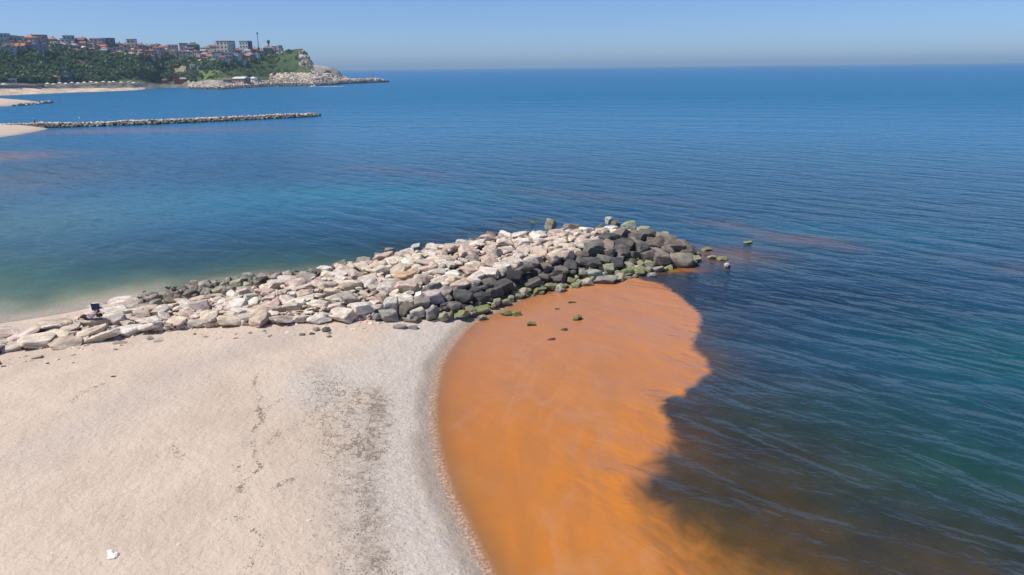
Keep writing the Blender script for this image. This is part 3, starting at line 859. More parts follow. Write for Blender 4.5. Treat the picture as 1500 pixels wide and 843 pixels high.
loose(553, 378, 13, .9, .9, (0.42, 0.38, 0.33), .15, "grey peaked rock right of the bright green one", COVE, 0, .15)
SAND = "loose rocks on the sand"
loose(219, 497, 11, .7, .9, (0.62, 0.56, 0.50), 0, "small white rock with a dark right side alone on the sand", SAND, .3)
loose(177, 502, 20, .2, .7, (0.54, 0.44, 0.36), 0, "low half buried tan rock left of the small white one", SAND, .1, None, .5)
loose(232, 500, 17, .18, .6, (0.58, 0.47, 0.37), 0, "low tan rock just right of the small white one", SAND, .1, None, .5)
loose(56, 524, 17, .28, .7, (0.60, 0.52, 0.44), 0, "flat pale rock on the sand below the cream slab", SAND, .3, None, .4)
loose(13, 514, 15, .15, .8, (0.68, 0.60, 0.42), 0, "yellowish half buried flat rock near the left edge", SAND, 0, None, .5)
loose(70, 533, 6, .4, .6, (0.07, 0.06, 0.05), 0, "small black stone below the flat pale rock", SAND, .2)
loose(108, 532, 4, .4, .6, (0.14, 0.12, 0.1), 0, "tiny dark pebble right of the black stone", SAND, .2)
loose(166, 552, 7, .3, .5, (0.10, 0.08, 0.065), 0, "small dark stone alone on open sand", SAND, .2)
loose(364, 477, 10, .6, .9, (0.36, 0.27, 0.17), 0, "small brown rock on the sand before the groyne", SAND, .2)
loose(416, 471, 13, .8, .9, (0.36, 0.32, 0.28), 0, "grey peaked rock at the left of a small dark cluster", SAND, .2)
loose(431, 472, 17, .7, .9, (0.30, 0.25, 0.22), 0, "dark brown rock at the right of the small cluster", SAND, .2)
loose(424, 460, 10, .7, .9, (0.33, 0.30, 0.26), 0, "grey stone behind the small dark cluster", SAND, .2)
loose(447, 463, 14, .7, .9, (0.60, 0.53, 0.46), 0, "whitish rock right of the small dark cluster", SAND, .2)
loose(466, 461, 9, .5, .9, (0.35, 0.34, 0.31), 0, "small grey stone right of the whitish rock", SAND, .2)
loose(464, 484, 12, .5, .8, (0.36, 0.32, 0.28), 0, "grey stone at the top of a scattered group of four", SAND, .5)
loose(478, 485, 14, .5, .8, (0.14, 0.125, 0.11), 0, "darkest rock at the right of a scattered group", SAND, .2)
loose(443, 491, 9, .45, .8, (0.26, 0.22, 0.19), 0, "brown stone at the far left of a scattered group", SAND, .2)
loose(457, 490, 9, .5, .8, (0.25, 0.21, 0.18), 0, "brown stone in the middle of a scattered group", SAND, .2)
loose(483, 494, 9, .25, .5, (0.2, 0.17, 0.14), 0, "thin flat stone nearest in the scattered group", SAND, .6)
loose(604, 471, 25, .42, .7, (0.24, 0.22, 0.19), 0, "dark rounded boulder on grey grit before the groyne", SAND, -.2)
loose(585, 480, 22, .32, .7, (0.34, 0.32, 0.28), 0, "flat grey rock left of two dark ones on the grit", SAND, -.1)
loose(605, 481, 20, .32, .7, (0.27, 0.25, 0.22), 0, "flat dark rock nearest the camera on the grit", SAND, -.1)
loose(646, 467, 34, .35, .7, (0.26, 0.235, 0.20), 0, "broad dark rock at the corner of the grit bank", SAND, -.1)
loose(530, 455, 20, .4, .8, (0.6, 0.48, 0.37), 0, "smooth tan rock half sunk where sand meets boulders", SAND, .1, None, .45)
loose(-4, 534, 15, .7, .7, (0.09, 0.07, 0.075), 0, "dark rock cut by the left edge of the photo", SAND, .1)

# fine things nobody could count: wrack flakes and grit ------------------------------------------------
def scatter_mesh(name, pts, sizes, flat, mat, tilt=0.35, elong=1.0, jag=6):
    """small irregular flakes lying on the ground, all in one mesh"""
    n = len(pts); rs = np.random.RandomState(5)
    ang = rs.rand(n) * 2 * PI
    k = jag
    a = np.linspace(0, 2 * PI, k, endpoint=False)[None, :] + rs.rand(n, k) * 0.5
    rad = sizes[:, None] * rs.uniform(0.45, 1.0, (n, k))
    lx = np.cos(a) * rad * elong; ly = np.sin(a) * rad
    X_ = lx * np.cos(ang)[:, None] - ly * np.sin(ang)[:, None]; Y_ = lx * np.sin(ang)[:, None] + ly * np.cos(ang)[:, None]
    vx = pts[:, 0:1] + X_; vy = pts[:, 1:2] + Y_
    vz = terrain_h(vx.ravel(), vy.ravel()).reshape(n, k) + 0.004
    rim = np.stack([vx, vy, vz], 2)
    top = np.concatenate([pts[:, :2], (terrain_h(pts[:, 0], pts[:, 1]) + sizes * flat)[:, None]], 1)[:, None, :]
    V = np.concatenate([rim, top], 1).reshape(-1, 3)
    base = np.arange(n)[:, None] * (k + 1)
    F = np.stack([np.stack([base[:, 0] + i, base[:, 0] + (i + 1) % k, base[:, 0] + k], 1) for i in range(k)], 1).reshape(-1, 3)
    me = np_mesh(name, V, F, False)
    tone = np.repeat(rs.rand(n), k + 1); add_float(me, "tone", tone)
    return link(name, me, mat)

def line_points(lines, total):
    out = []
    for ln, w, dens in lines:
        P = np.array(ln); seg = np.hypot(*np.diff(P, axis=0).T); cum = np.concatenate([[0], np.cumsum(seg)])
        m = int(total * dens)
        t = RNG.rand(m) * cum[-1]
        bx = np.interp(t, cum, P[:, 0]); by = np.interp(t, cum, P[:, 1])
        out.append(np.stack([bx + RNG.normal(size=m) * w, by + RNG.normal(size=m) * w], 1))
    return np.vstack(out)

def tone_mat(name, a, c, rough=0.9):
    m, nt, out = new_mat(name); b = NB(nt)
    p = b.bsdf(b.mix(b.attr("tone").outputs['Fac'], a, c), rough); nt.links.new(p.outputs[0], out.inputs[0]); return m

wp = line_points([(l, w * 0.75, s) for l, w, s in WEED_LINES], 26000)
gate = np.abs(fbm(wp[:, 0] * 2.1 + fbm(wp[:, 0] * .8, wp[:, 1] * .8, 2), wp[:, 1] * 1.9 + 8, 4)); gate2 = fbm(wp[:, 0] * 0.35, wp[:, 1] * 0.5, 3)
wp = wp[RNG.rand(len(wp)) < (sstep(0.16, 0.02, gate) * .8 + .05) * np.clip(0.62 + gate2 * 0.8, 0.25, 1)]
CRACKS = [W(p, 0.95) for p in (
    [(378, 540), (372, 560), (380, 578), (376, 595), (385, 606), (372, 622), (368, 640), (374, 652), (370, 662), (380, 675), (366, 690), (352, 702), (350, 716)],
    [(378, 595), (398, 588), (412, 578), (424, 568)], [(372, 655), (388, 645), (402, 632), (415, 618)], [(340, 748), (358, 760), (376, 775), (380, 790), (362, 830)],
    [(345, 670), (352, 690), (345, 705)], [(400, 712), (412, 700), (428, 690)], [(250, 640), (258, 655), (265, 665)], [(100, 590), (130, 570), (160, 560)])]
cl = []
for c_ in CRACKS:
    f = smooth_line(c_, 10); f = [(a + random.gauss(0, .05), q + random.gauss(0, .08)) for a, q in f]
    cl.append((f, 0.05 if len(c_) > 8 else 0.09, 0.30 if len(c_) > 8 else 0.026))
cp = line_points(cl, 5200); g2 = fbm(cp[:, 0] * 1.6, cp[:, 1] * 1.6, 3); cp = cp[RNG.rand(len(cp)) < (sstep(-.30, .35, g2) * .8 + .08)]
op = np.stack([RNG.uniform(-30, 4, 900), RNG.uniform(12, 46, 900)], 1); op = op[poly_sdf(op[:, 0], op[:, 1], LAND) > 2.0]
allp = np.vstack([wp, cp, op]); sz = np.concatenate([RNG.uniform(.007, .030, len(wp)), RNG.uniform(.010, .034, len(cp)), RNG.uniform(.008, .022, len(op))])
wr = scatter_mesh("seaweed_wrack", allp, sz, 0.35, tone_mat("dried_seaweed", (0.15, 0.115, 0.085), (0.34, 0.27, 0.205)), elong=1.7)
tag(wr, kind='stuff')
gp_ = np.stack([RNG.uniform(-9, 5, 60000), RNG.uniform(11, 48, 60000)], 1)
gdr = seg_dist(gp_[:, 0], gp_[:, 1], SHORE_R); inl = poly_sdf(gp_[:, 0], gp_[:, 1], LAND)
gk = (inl > 0.7) & (RNG.rand(len(gp_)) < np.maximum(sstep(3.6, 0.9, gdr), sstep(2.8, 0.4, seg_dist(gp_[:, 0], gp_[:, 1], GRAVEL_FAN))) * 0.8 + 0.015)
gp_ = gp_[gk]
gr_o = scatter_mesh("shell_grit", gp_, RNG.uniform(.008, .028, len(gp_)), 0.7, tone_mat("shells_and_pebbles", (0.48, 0.41, 0.345), (0.68, 0.60, 0.525)), jag=5)
tag(gr_o, kind='stuff')

# white litter -----------------------------------------------------------------
def crumple(name, P, parts, mat, seed):
    rs = np.random.RandomState(seed); V, F, k = [], [], 0
    for (cx, cy, cz, sx, sy, sz_) in parts:
        v, f = ICO2; r_ = 1 + fbm(v[:, 0] * 2.5 + seed, v[:, 1] * 2.5 + v[:, 2] * 2, 4) * 0.55
        v = v * r_[:, None] * np.array([[sx, sy, sz_]]) + np.array([[cx, cy, cz]]); V.append(v); F.append(f + k); k += len(v)
    o = link(name, np_mesh(name, np.vstack(V), np.vstack(F), False), mat); o.location = P; return o
WHITE_CLOTH = plain((0.80, 0.80, 0.76), 0.7, 0.06, 8.0, 0.2, name="white_plastic")
P = ground_at(163, 815)
tag(crumple("litter", P, [(-.17, .24, .015, .09, .07, .022), (-.10, .14, .02, .08, .10, .03), (-.02, .04, .02, .10, .10, .035), (.08, -.05, .025, .13, .12, .04), (.13, .05, .03, .08, .09, .05), (.02, -.12, .02, .08, .06, .03)], WHITE_CLOTH, 3),
    "crumpled white plastic bag lying on open sand near the bottom", "litter", "white litter on the sand")
for (px, py, s, t) in ((261, 798, .05, "small white scrap right of the crumpled bag"), (452, 763, .06, "thin white scrap left of the seaweed band"),
                       (77, 583, .04, "tiny white scrap on sand far left"), (19, 683, .035, "tiny white scrap near the left edge"), (571, 771, .04, "tiny white scrap among shell grit")):
    P = ground_at(px, py)
    tag(crumple("litter", P, [(0, 0, .01, s, s * .5, s * .4), (s, s * .3, .015, s * .6, s * .4, s * .4)], WHITE_CLOTH, int(px)), t, "litter", "white litter on the sand")
# ================================================================== PERSON AND SMALL THINGS ON THE GROYNE
SKIN = plain((0.50, 0.31, 0.22), 0.6, 0.06, 5.0, name="skin")
def skin_body(name, joints, edges, mat, parent, root=0, sub=2):
    me = bpy.data.meshes.new(name)
    me.from_pydata([j[:3] for j in joints], edges, []); me.update()
    o = link(name, me, mat, parent)
    md = o.modifiers.new("skin", 'SKIN'); md.use_smooth_shade = True
    for i, j in enumerate(joints):
        sv = me.skin_vertices[0].data[i]; r_ = j[3]
        sv.radius = r_ if isinstance(r_, tuple) else (r_, r_); sv.use_root = (i == root)
    sb = o.modifiers.new("smooth", 'SUBSURF'); sb.levels = 1; sb.render_levels = sub
    return o

def hand_chain(J, E, wrist_i, dirv, side, up):
    """palm with five fingers of their own, slightly curled"""
    w = Vector(J[wrist_i][:3]); d = Vector(dirv).normalized(); s = Vector(side).normalized(); u = Vector(up)
    palm = w + d * 0.07; J.append((*palm, (0.038, 0.016))); pi_ = len(J) - 1; E.append((wrist_i, pi_))
    for k, ln in enumerate((0.070, 0.078, 0.072, 0.056)):
        b0 = palm + d * 0.015 + s * (0.027 - 0.018 * k); J.append((*b0, 0.0095)); E.append((pi_, len(J) - 1))
        b1 = b0 + d * ln * 0.55 - u * 0.008; J.append((*b1, 0.0085)); E.append((len(J) - 2, len(J) - 1))
        b2 = b1 + d * ln * 0.40 - u * 0.022; J.append((*b2, 0.0075)); E.append((len(J) - 2, len(J) - 1))
    t0 = w + d * 0.025 + s * 0.035; J.append((*t0, 0.011)); E.append((wrist_i, len(J) - 1))
    t1 = t0 + d * 0.035 + s * 0.025; J.append((*t1, 0.0095)); E.append((len(J) - 2, len(J) - 1))

def person_reclining():
    hip = at(128, 467.0, 1.22); hd = at(143, 462.0, 1.45)
    ang = math.atan2(hd.y - hip.y, hd.x - hip.x) * 0.5
    root = empty("person", (hip.x, hip.y, 1.20), ang)
    tag(root, "person in purple top and black shorts lying back on a low pale rock", "person")
    J = [(0, 0, .11, (.14, .10)), (.20, 0, .15, (.125, .095)), (.40, 0, .23, (.15, .10)), (.52, 0, .31, .058), (.56, 0, .35, .052),
         (.46, .17, .26, .062), (.62, .27, .10, .044), (.50, .33, .02, .030),
         (.46, -.17, .26, .062), (.36, -.29, .13, .044), (.16, -.20, .20, .030),
         (-.05, .10, .11, .085), (-.42, .13, .20, .062), (-.60, .14, -.18, .040), (-.73, .16, -.22, (.040, .025)),
         (-.05, -.10, .11, .085), (-.40, -.13, .17, .062), (-.55, -.15, -.20, .040), (-.68, -.17, -.24, (.040, .025)),
         (.62, 0, .41, .082), (.69, 0, .49, .088), (.74, 0, .54, .062)]
    E = [(0, 1), (1, 2), (2, 3), (3, 4), (2, 5), (5, 6), (6, 7), (2, 8), (8, 9), (9, 10), (0, 11), (11, 12), (12, 13), (13, 14),
         (0, 15), (15, 16), (16, 17), (17, 18), (4, 19), (19, 20), (20, 21)]
    hand_chain(J, E, 7, (-.6, .3, -.3), (.2, 1, 0), (0, 0, 1)); hand_chain(J, E, 10, (-.8, .5, 0), (.3, -.6, .3), (0, 0, 1))
    skin_body("body", J, E, SKIN, root)
    # face: nose, eyes, mouth, ears
    bm = bmesh.new(); hc = Vector((.685, 0, .485)); f = Vector((-.62, 0, .78)).normalized(); upv = Vector((.78, 0, .62)).normalized()
    def ball(p, r, mi):
        g = bmesh.ops.create_icosphere(bm, subdivisions=1, radius=r, matrix=Matrix.Translation(p))
        for v in g['verts']:
            for fc in v.link_faces: fc.material_index = mi
    ball(hc + f * .092, .016, 0)
    for s in (-1, 1):
        ball(hc + f * .080 + upv * .022 + Vector((0, s * .032, 0)), .010, 1); ball(hc + Vector((0, s * .088, 0)), .022, 0)
    ball(hc + f * .082 - upv * .035, .014, 2)
    me = bm_mesh("face", bm, True); me.materials.append(SKIN); me.materials.append(plain((.03, .02, .02), .4, name="eye")); me.materials.append(plain((.35, .12, .10), .5, name="lip"))
    link("face", me, None, root)
    v, fcs = ICO2; v = v[:]; hv = v * np.array([[.108, .105, .108]]); keep = (hv @ np.array(f)) < 0.035
    hv = np.where(keep[:, None], hv, hv * 0.8) + np.array(hc + upv * .018 - f * .012)
    link("hair", np_mesh("hair", hv, fcs, True), plain((.045, .03, .022), .7, .2, 20, name="dark_hair"), root)
    skin_body("shirt", [(-.02, 0, .115, (.150, .112)), (.20, 0, .155, (.138, .108)), (.40, 0, .235, (.163, .115)), (.485, 0, .285, .085),
                        (.46, .17, .26, .076), (.55, .225, .175, .062), (.46, -.17, .26, .076), (.405, -.235, .19, .062)],
              [(0, 1), (1, 2), (2, 3), (2, 4), (4, 5), (2, 6), (6, 7)], plain((0.26, 0.20, 0.42), .85, .15, 6, name="purple_cloth"), root)
    skin_body("shorts", [(.02, 0, .112, (.152, .116)), (-.06, .10, .115, .100), (-.36, .127, .185, .080), (-.06, -.10, .115, .100), (-.34, -.125, .16, .080)],
              [(0, 1), (1, 2), (0, 3), (3, 4)], plain((0.012, 0.011, 0.014), .85, .1, 6, name="black_cloth"), root)
    return root
person_reclining()
# dark bag by the head
P = at(146, 464, 1.30)
bm = bmesh.new(); add_box(bm, (0, 0, .10), (.34, .22, .20), 0.2, 0, .8); bmesh.ops.bevel(bm, geom=bm.edges[:], offset=.04, segments=2, affect='EDGES')
bagm = bm_mesh("pouch", bm, True)
bag = empty("bag", (P.x, P.y, P.z)); tag(bag, "small dark bag on the rock by the reclining person's head", "bag")
link("pouch", bagm, plain((.05, .03, .04), .85, .2, 5, name="dark_canvas"), bag)
bm = bmesh.new()
for i in range(6):
    a0, a1 = PI * i / 6, PI * (i + 1) / 6
    add_tube(bm, (.11 * math.cos(a0), 0, .17 + .10 * math.sin(a0)), (.11 * math.cos(a1), 0, .17 + .10 * math.sin(a1)), .012, .012, 5)
link("strap", bm_mesh("strap", bm), plain((.04, .03, .03), .8, .1, name="strap_web"), bag)

def beach_chair():
    P = ground_at(143.5, 456.5)
    r = empty("folding_chair", (P.x, P.y, P.z), 0.25); tag(r, "blue folding beach chair on sand behind the reclining person", "chair")
    blue = plain((0.018, 0.045, 0.15), .8, .12, 6, name="blue_canvas"); steel = plain((.45, .45, .46), .35, .1, name="chair_tube", metallic=.8)
    bm = bmesh.new(); add_box(bm, (0, 0, .22), (.48, .42, .03)); link("seat", bm_mesh("seat", bm), blue, r)
    bm = bmesh.new(); add_box(bm, (0, -.24, .46), (.48, .03, .46)); me = bm_mesh("backrest", bm)
    b_ = link("backrest", me, blue, r); b_.rotation_euler = (0.18, 0, 0)
    for sx in (-1, 1):
        for sy in (-1, 1):
            bm = bmesh.new(); add_tube(bm, (sx * .25, sy * .2, 0), (sx * .25, -sy * .16, .24), .013, .013, 6); link("leg", bm_mesh("leg", bm), steel, r)
        bm = bmesh.new(); add_tube(bm, (sx * .25, -.20, .2), (sx * .25, -.27, .70), .013, .013, 6); link("back_tube", bm_mesh("back_tube", bm), steel, r)
beach_chair()
P = ground_at(152, 457.5)
tag(crumple("dark_heap", P, [(0, 0, .03, .26, .15, .05), (.2, .05, .03, .15, .12, .06)], plain((.05, .03, .028), .9, .2, 5, name="dark_matte"), 9), "dark crumpled heap on sand in front of the blue chair", "dark_heap")  # low dark heap beside the chair
for (px, py, w, t) in ((164, 455, .42, "dark driftwood lump on the sand right of the blue chair"), (189, 446, .35, "dark blackened stump among the first cove rocks")):
    P = ground_at(px, py)
    o = boulder("driftwood", (P.x, P.y, P.z + .06), w * 1.6, w * .6, w * .5, .2, (.075, .05, .035), 0); tag(o, t, "driftwood")
# slender pale stick
P = at(591, 377, 1.0)
bm = bmesh.new(); add_tube(bm, (0, 0, 0), (-.03, 0, .3), .05, .055, 7); add_tube(bm, (-.03, 0, .3), (-.14, 0, .66), .055, .018, 7)
o = link("stake", bm_mesh("stake", bm, True), plain((.62, .62, .60), .8, .1, 8, name="bleached_wood")); o.location = (P.x, P.y, P.z - .1)
tag(o, "slender bleached upright stake at the rear edge of the boulders", "stake")
P = at(802, 371, 1.75)
o = crumple("rag", P, [(0, 0, .12, .06, .05, .16), (.04, -.03, .02, .09, .06, .06)], plain((.16, .015, .014), .8, .2, 10, name="red_cloth"), 14)
tag(o, "small dark red scrap wedged between pale boulders near the tip", "scrap")

# ================================================================== SECOND GROYNE AND FAR SPITS
def spit(name, outline_px, top, mat_cols, seed):
    pts = W(outline_px)
    xs_ = [p[0] for p in pts]; ys_ = [p[1] for p in pts]
    gx = np.linspace(max(min(xs_) - 6, -520), max(xs_) + 6, 110); gy = np.linspace(min(ys_) - 6, max(ys_) + 6, 60)
    X, Y = np.meshgrid(gx, gy); x, y = X.ravel(), Y.ravel()
    d = poly_sdf(x, y, pts)
    z = np.where(d > 0, top * (1 - np.exp(-np.maximum(d, 0) / 4)), 0.15 * d) + fbm(x * .2, y * .2, 3) * .12 * (d > 1)
    me = np_mesh(name, np.stack([x, y, z], 1), grid_faces(110, 60), True)
    for nm in ("gravel", "weed"): add_float(me, nm, np.zeros(len(x)))
    add_float(me, "wet", (sstep(1.2, .2, d))); add_float(me, "grey", np.full(len(x), .5))
    return tag(link(name, me, sand_o.data.materials[0]), kind='structure')
spit("middle_beach", [(70, 189), (48, 194), (20, 198.5), (-20, 204), (-160, 222), (-420, 240), (-420, 180), (-100, 184.5), (0, 184.5), (55, 185)], 1.1, None, 3)
spit("far_spit", [(62, 151.5), (40, 153.5), (15, 155.5), (-30, 158), (-200, 164), (-200, 147), (-20, 146.5), (20, 147.5), (45, 149.5)], 1.8, None, 4)

def far_rocks(name, label, line_px, width, height, n_obj, n_rest, smin, smax, seed, green=0.25, dark_front=True):
    pts = [at(a, b, 0) for a, b in line_px]
    cum = [0]
    for a, c in zip(pts[:-1], pts[1:]): cum.append(cum[-1] + (c - a).length)
    root = empty(name, pts[0]); tag(root, label, "groyne" if "groyne" in name else "breakwater")
    ru = Rubble()
    for k in range(n_obj + n_rest):
        u = random.random() * cum[-1]; i = max(0, min(len(pts) - 2, int(np.searchsorted(cum, u)) - 1)); t = (u - cum[i]) / (cum[i + 1] - cum[i])
        p = pts[i].lerp(pts[i + 1], t); tn = (pts[i + 1] - pts[i]).normalized(); nr = Vector((-tn.y, tn.x, 0));
        if nr.y < 0: nr = -nr
        q = random.random(); p = p + nr * (q * width)
        prof = (1 - abs(q - .5) ** 1.6 * 2.6) * (0.75 + 0.5 * float(vnoise(np.array([u * .12]), np.array([3.3]))[0])); z = height * max(0.0, prof)
        endf = min(1, (cum[-1] - u) / (width * .8)); z *= 0.5 + 0.5 * endf
        L = random.uniform(smin, smax); q2 = random.random()
        if q < .33 and dark_front: tint = random.choice(BROWN + BROWN + DARKS + MOSSY[:2]); al = green if random.random() < .5 else 0
        else: tint = random.choice(PALE + GREYS[3:]); al = 0
        tint = jit(tint, .14)
        if k < n_obj:
            boulder("boulder", (p.x - pts[0].x, p.y - pts[0].y, z + .1), L * 1.1, L * random.uniform(.7, 1), L * random.uniform(.5, .8), random.uniform(0, 6), tint, al, .4, None, root)
        else:
            ru.add((p.x - pts[0].x, p.y - pts[0].y, z), L, L * random.uniform(.7, 1), L * random.uniform(.5, .8), tint, al, None)
    tag(ru.build("small_stones", root), kind='stuff')
    return root
far_rocks("rock_groyne", "long thin groyne of pale and weedy boulders crossing the middle distance on the left",
          [(-70, 189.5), (0, 188.6), (62, 187.5), (100, 187.0), (160, 185.0), (230, 182.5), (300, 179.3), (360, 176.5), (420, 173.5), (455, 171.8), (470, 170.2)], 4.6, 0.9, 240, 1700, 0.4, 1.4, 21, .3)
far_rocks("rock_breakwater", "short low breakwater of rocks at the end of the farther sandy spit", [(20, 155.6), (45, 153.2), (62, 151.8), (78, 151.2)], 5, .7, 20, 90, .8, 1.8, 22)

def person_standing(P, label, shirt, legs, hat):
    r = empty("person", P, 0.4); tag(r, label, "person")
    J = [(0, 0, .95, (.15, .10)), (0, 0, 1.2, (.14, .10)), (0, 0, 1.42, (.17, .10)), (0, 0, 1.52, .06), (0, -.01, 1.62, .09), (0, -.01, 1.72, .07),
         (.2, 0, 1.42, .06), (.26, -.03, 1.13, .045), (.24, -.12, .90, .032), (-.2, 0, 1.42, .06), (-.26, -.03, 1.13, .045), (-.24, -.10, .90, .032),
         (.10, 0, .88, .09), (.11, -.02, .48, .065), (.11, 0, .08, .042), (.11, -.14, .04, .035), (-.10, 0, .88, .09), (-.11, 0, .48, .065), (-.12, .04, .08, .042), (-.12, -.1, .04, .035)]
    E = [(0, 1), (1, 2), (2, 3), (3, 4), (4, 5), (2, 6), (6, 7), (7, 8), (2, 9), (9, 10), (10, 11), (0, 12), (12, 13), (13, 14), (14, 15), (0, 16), (16, 17), (17, 18), (18, 19)]
    skin_body("body", J, E, SKIN, r, sub=1)
    skin_body("shirt", [(0, 0, .93, (.165, .115)), (0, 0, 1.2, (.155, .115)), (0, 0, 1.42, (.185, .115)), (.2, 0, 1.42, .075), (.24, -.02, 1.25, .062), (-.2, 0, 1.42, .075), (-.24, -.02, 1.25, .062)],
              [(0, 1), (1, 2), (2, 3), (3, 4), (2, 5), (5, 6)], shirt, r, sub=1)
    skin_body("trousers", [(0, 0, .93, (.16, .118)), (.10, 0, .86, .105), (.112, -.02, .48, .085), (.112, 0, .14, .07), (-.10, 0, .86, .105), (-.112, 0, .48, .085), (-.12, .04, .14, .07)],
              [(0, 1), (1, 2), (2, 3), (0, 4), (4, 5), (5, 6)], legs, r, sub=1)
    bm = bmesh.new(); bmesh.ops.create_cone(bm, cap_ends=True, segments=12, radius1=.17, radius2=.16, depth=.02, matrix=Matrix.Translation((0, -.02, 1.72)))
    bmesh.ops.create_cone(bm, cap_ends=True, segments=12, radius1=.10, radius2=.085, depth=.10, matrix=Matrix.Translation((0, -.01, 1.78)))
    link("hat", bm_mesh("hat", bm), hat, r)
P = at(51.5, 183.0, 1.2); person_standing(P, "person in a white hat standing at the root of the distant groyne", plain((.07, .12, .22), .8, name="navy_cloth"), plain((.05, .05, .06), .8, name="dark_trousers"), WHITE_CLOTH)
# white float beyond the groyne
P = at(116.6, 174.5, 0); bm = bmesh.new()
add_tube(bm, (0, 0, -.2), (0, 0, .35), .22, .22, 10); add_tube(bm, (0, 0, .35), (0, 0, .6), .22, .04, 10); add_tube(bm, (0, 0, .6), (0, 0, .9), .03, .03, 6)
o = link("buoy", bm_mesh("buoy", bm), plain((.78, .80, .80), .5, .05, name="white_float")); o.location = P; tag(o, "white float on the water beyond the long distant groyne", "buoy")

# ================================================================== HEADLAND
HC = [(-260, 156, 140, 128, 100, 56, 1.0), (-60, 144, 133, 123, 96, 57, 1.0), (0, 140.4, 131.5, 122, 95, 59, 1.0), (60, 138, 130.5, 121, 95, 63, 1.0), (100, 136, 129.5, 120, 91, 65, 1.0),
      (150, 134.5, 128.5, 118, 94, 67, 1.0), (195, 132.6, 128.0, 117.5, 95, 70, 1.0), (210, 131.4, 127.2, 117, 96, 71, .93), (235, 129.3, 126, 117, 97, 73, .85), (265, 128.6, 125.4, 117, 98, 75, .82),
      (285, 130.5, 127, 118, 98, 75, .95), (320, 131.5, 126, 117, 98, 76, .95), (360, 129, 121.5, 112, 95, 77, .9), (400, 127, 117, 108.5, 92, 76, .85), (420, 126.8, 117, 107, 88, 74, .8),
      (436, 126.5, 117, 107, 85, 72, .75), (443, 126.5, 117, 107, 86, 71.5, .72), (447.5, 126.5, 117, 107, 89, 75.5, .7), (453, 126.6, 118, 108, 94, 84.5, .66), (459, 126.6, 118.5, 110, 101, 94, .62), (470, 126, 119, 112, 104, 97, .56),
      (485, 125, 119, 113, 106, 97.8, .5), (495, 124.3, 119, 115, 110, 103, .42), (503, 123.5, 119.3, 117, 114.5, 111, .34), (512, 123, 119.5, 118, 116.5, 115.2, .26), (530, 122.3, 118.5, 117.3, 116.2, 115.2, .22),
      (550, 121.5, 117.5, 116, 115.3, 114.7, .22), (561, 121, 118.5, 117.5, 117, 116.8, .2), (568, 120.6, 120.2, 119.9, 119.7, 119.6, .15)]
_hp = [c[0] for c in HC]
_hd = [math.hypot(*at(c[0], c[1], 0)[:2]) for c in HC]
def hcol(px):
    c = [float(np.interp(px, _hp, [h[k] for h in HC])) for k in range(7)]
    d0 = float(np.interp(px, _hp, _hd)); s = c[6]
    return [d0, d0 + 30 * s, d0 + 70 * s, d0 + 110 * s, d0 + 150 * s], c[1:6]
def hill_at(px, py):
    d, p = hcol(px); py_ = min(max(py, p[4]), p[0])
    dd = float(np.interp(-py_, [-q for q in p], d))
    return at_dist(px, py_, dd)
hpx = np.concatenate([np.arange(-260, 0, 6), np.arange(0, 569, 1.6)]); NR = 56
HV, HCOL, HTONE = [], [], []
ROCKC = np.array((0.44, 0.38, 0.31)); SANDC = np.array((0.60, 0.48, 0.37)); GRASS = np.array((0.070, 0.115, 0.030)); DARKG = np.array((0.030, 0.058, 0.018)); TAN = np.array((0.26, 0.19, 0.115))
def seg_px(px, py, a, c):
    return float(seg_dist(np.array([px]), np.array([py]), [a, c])[0])
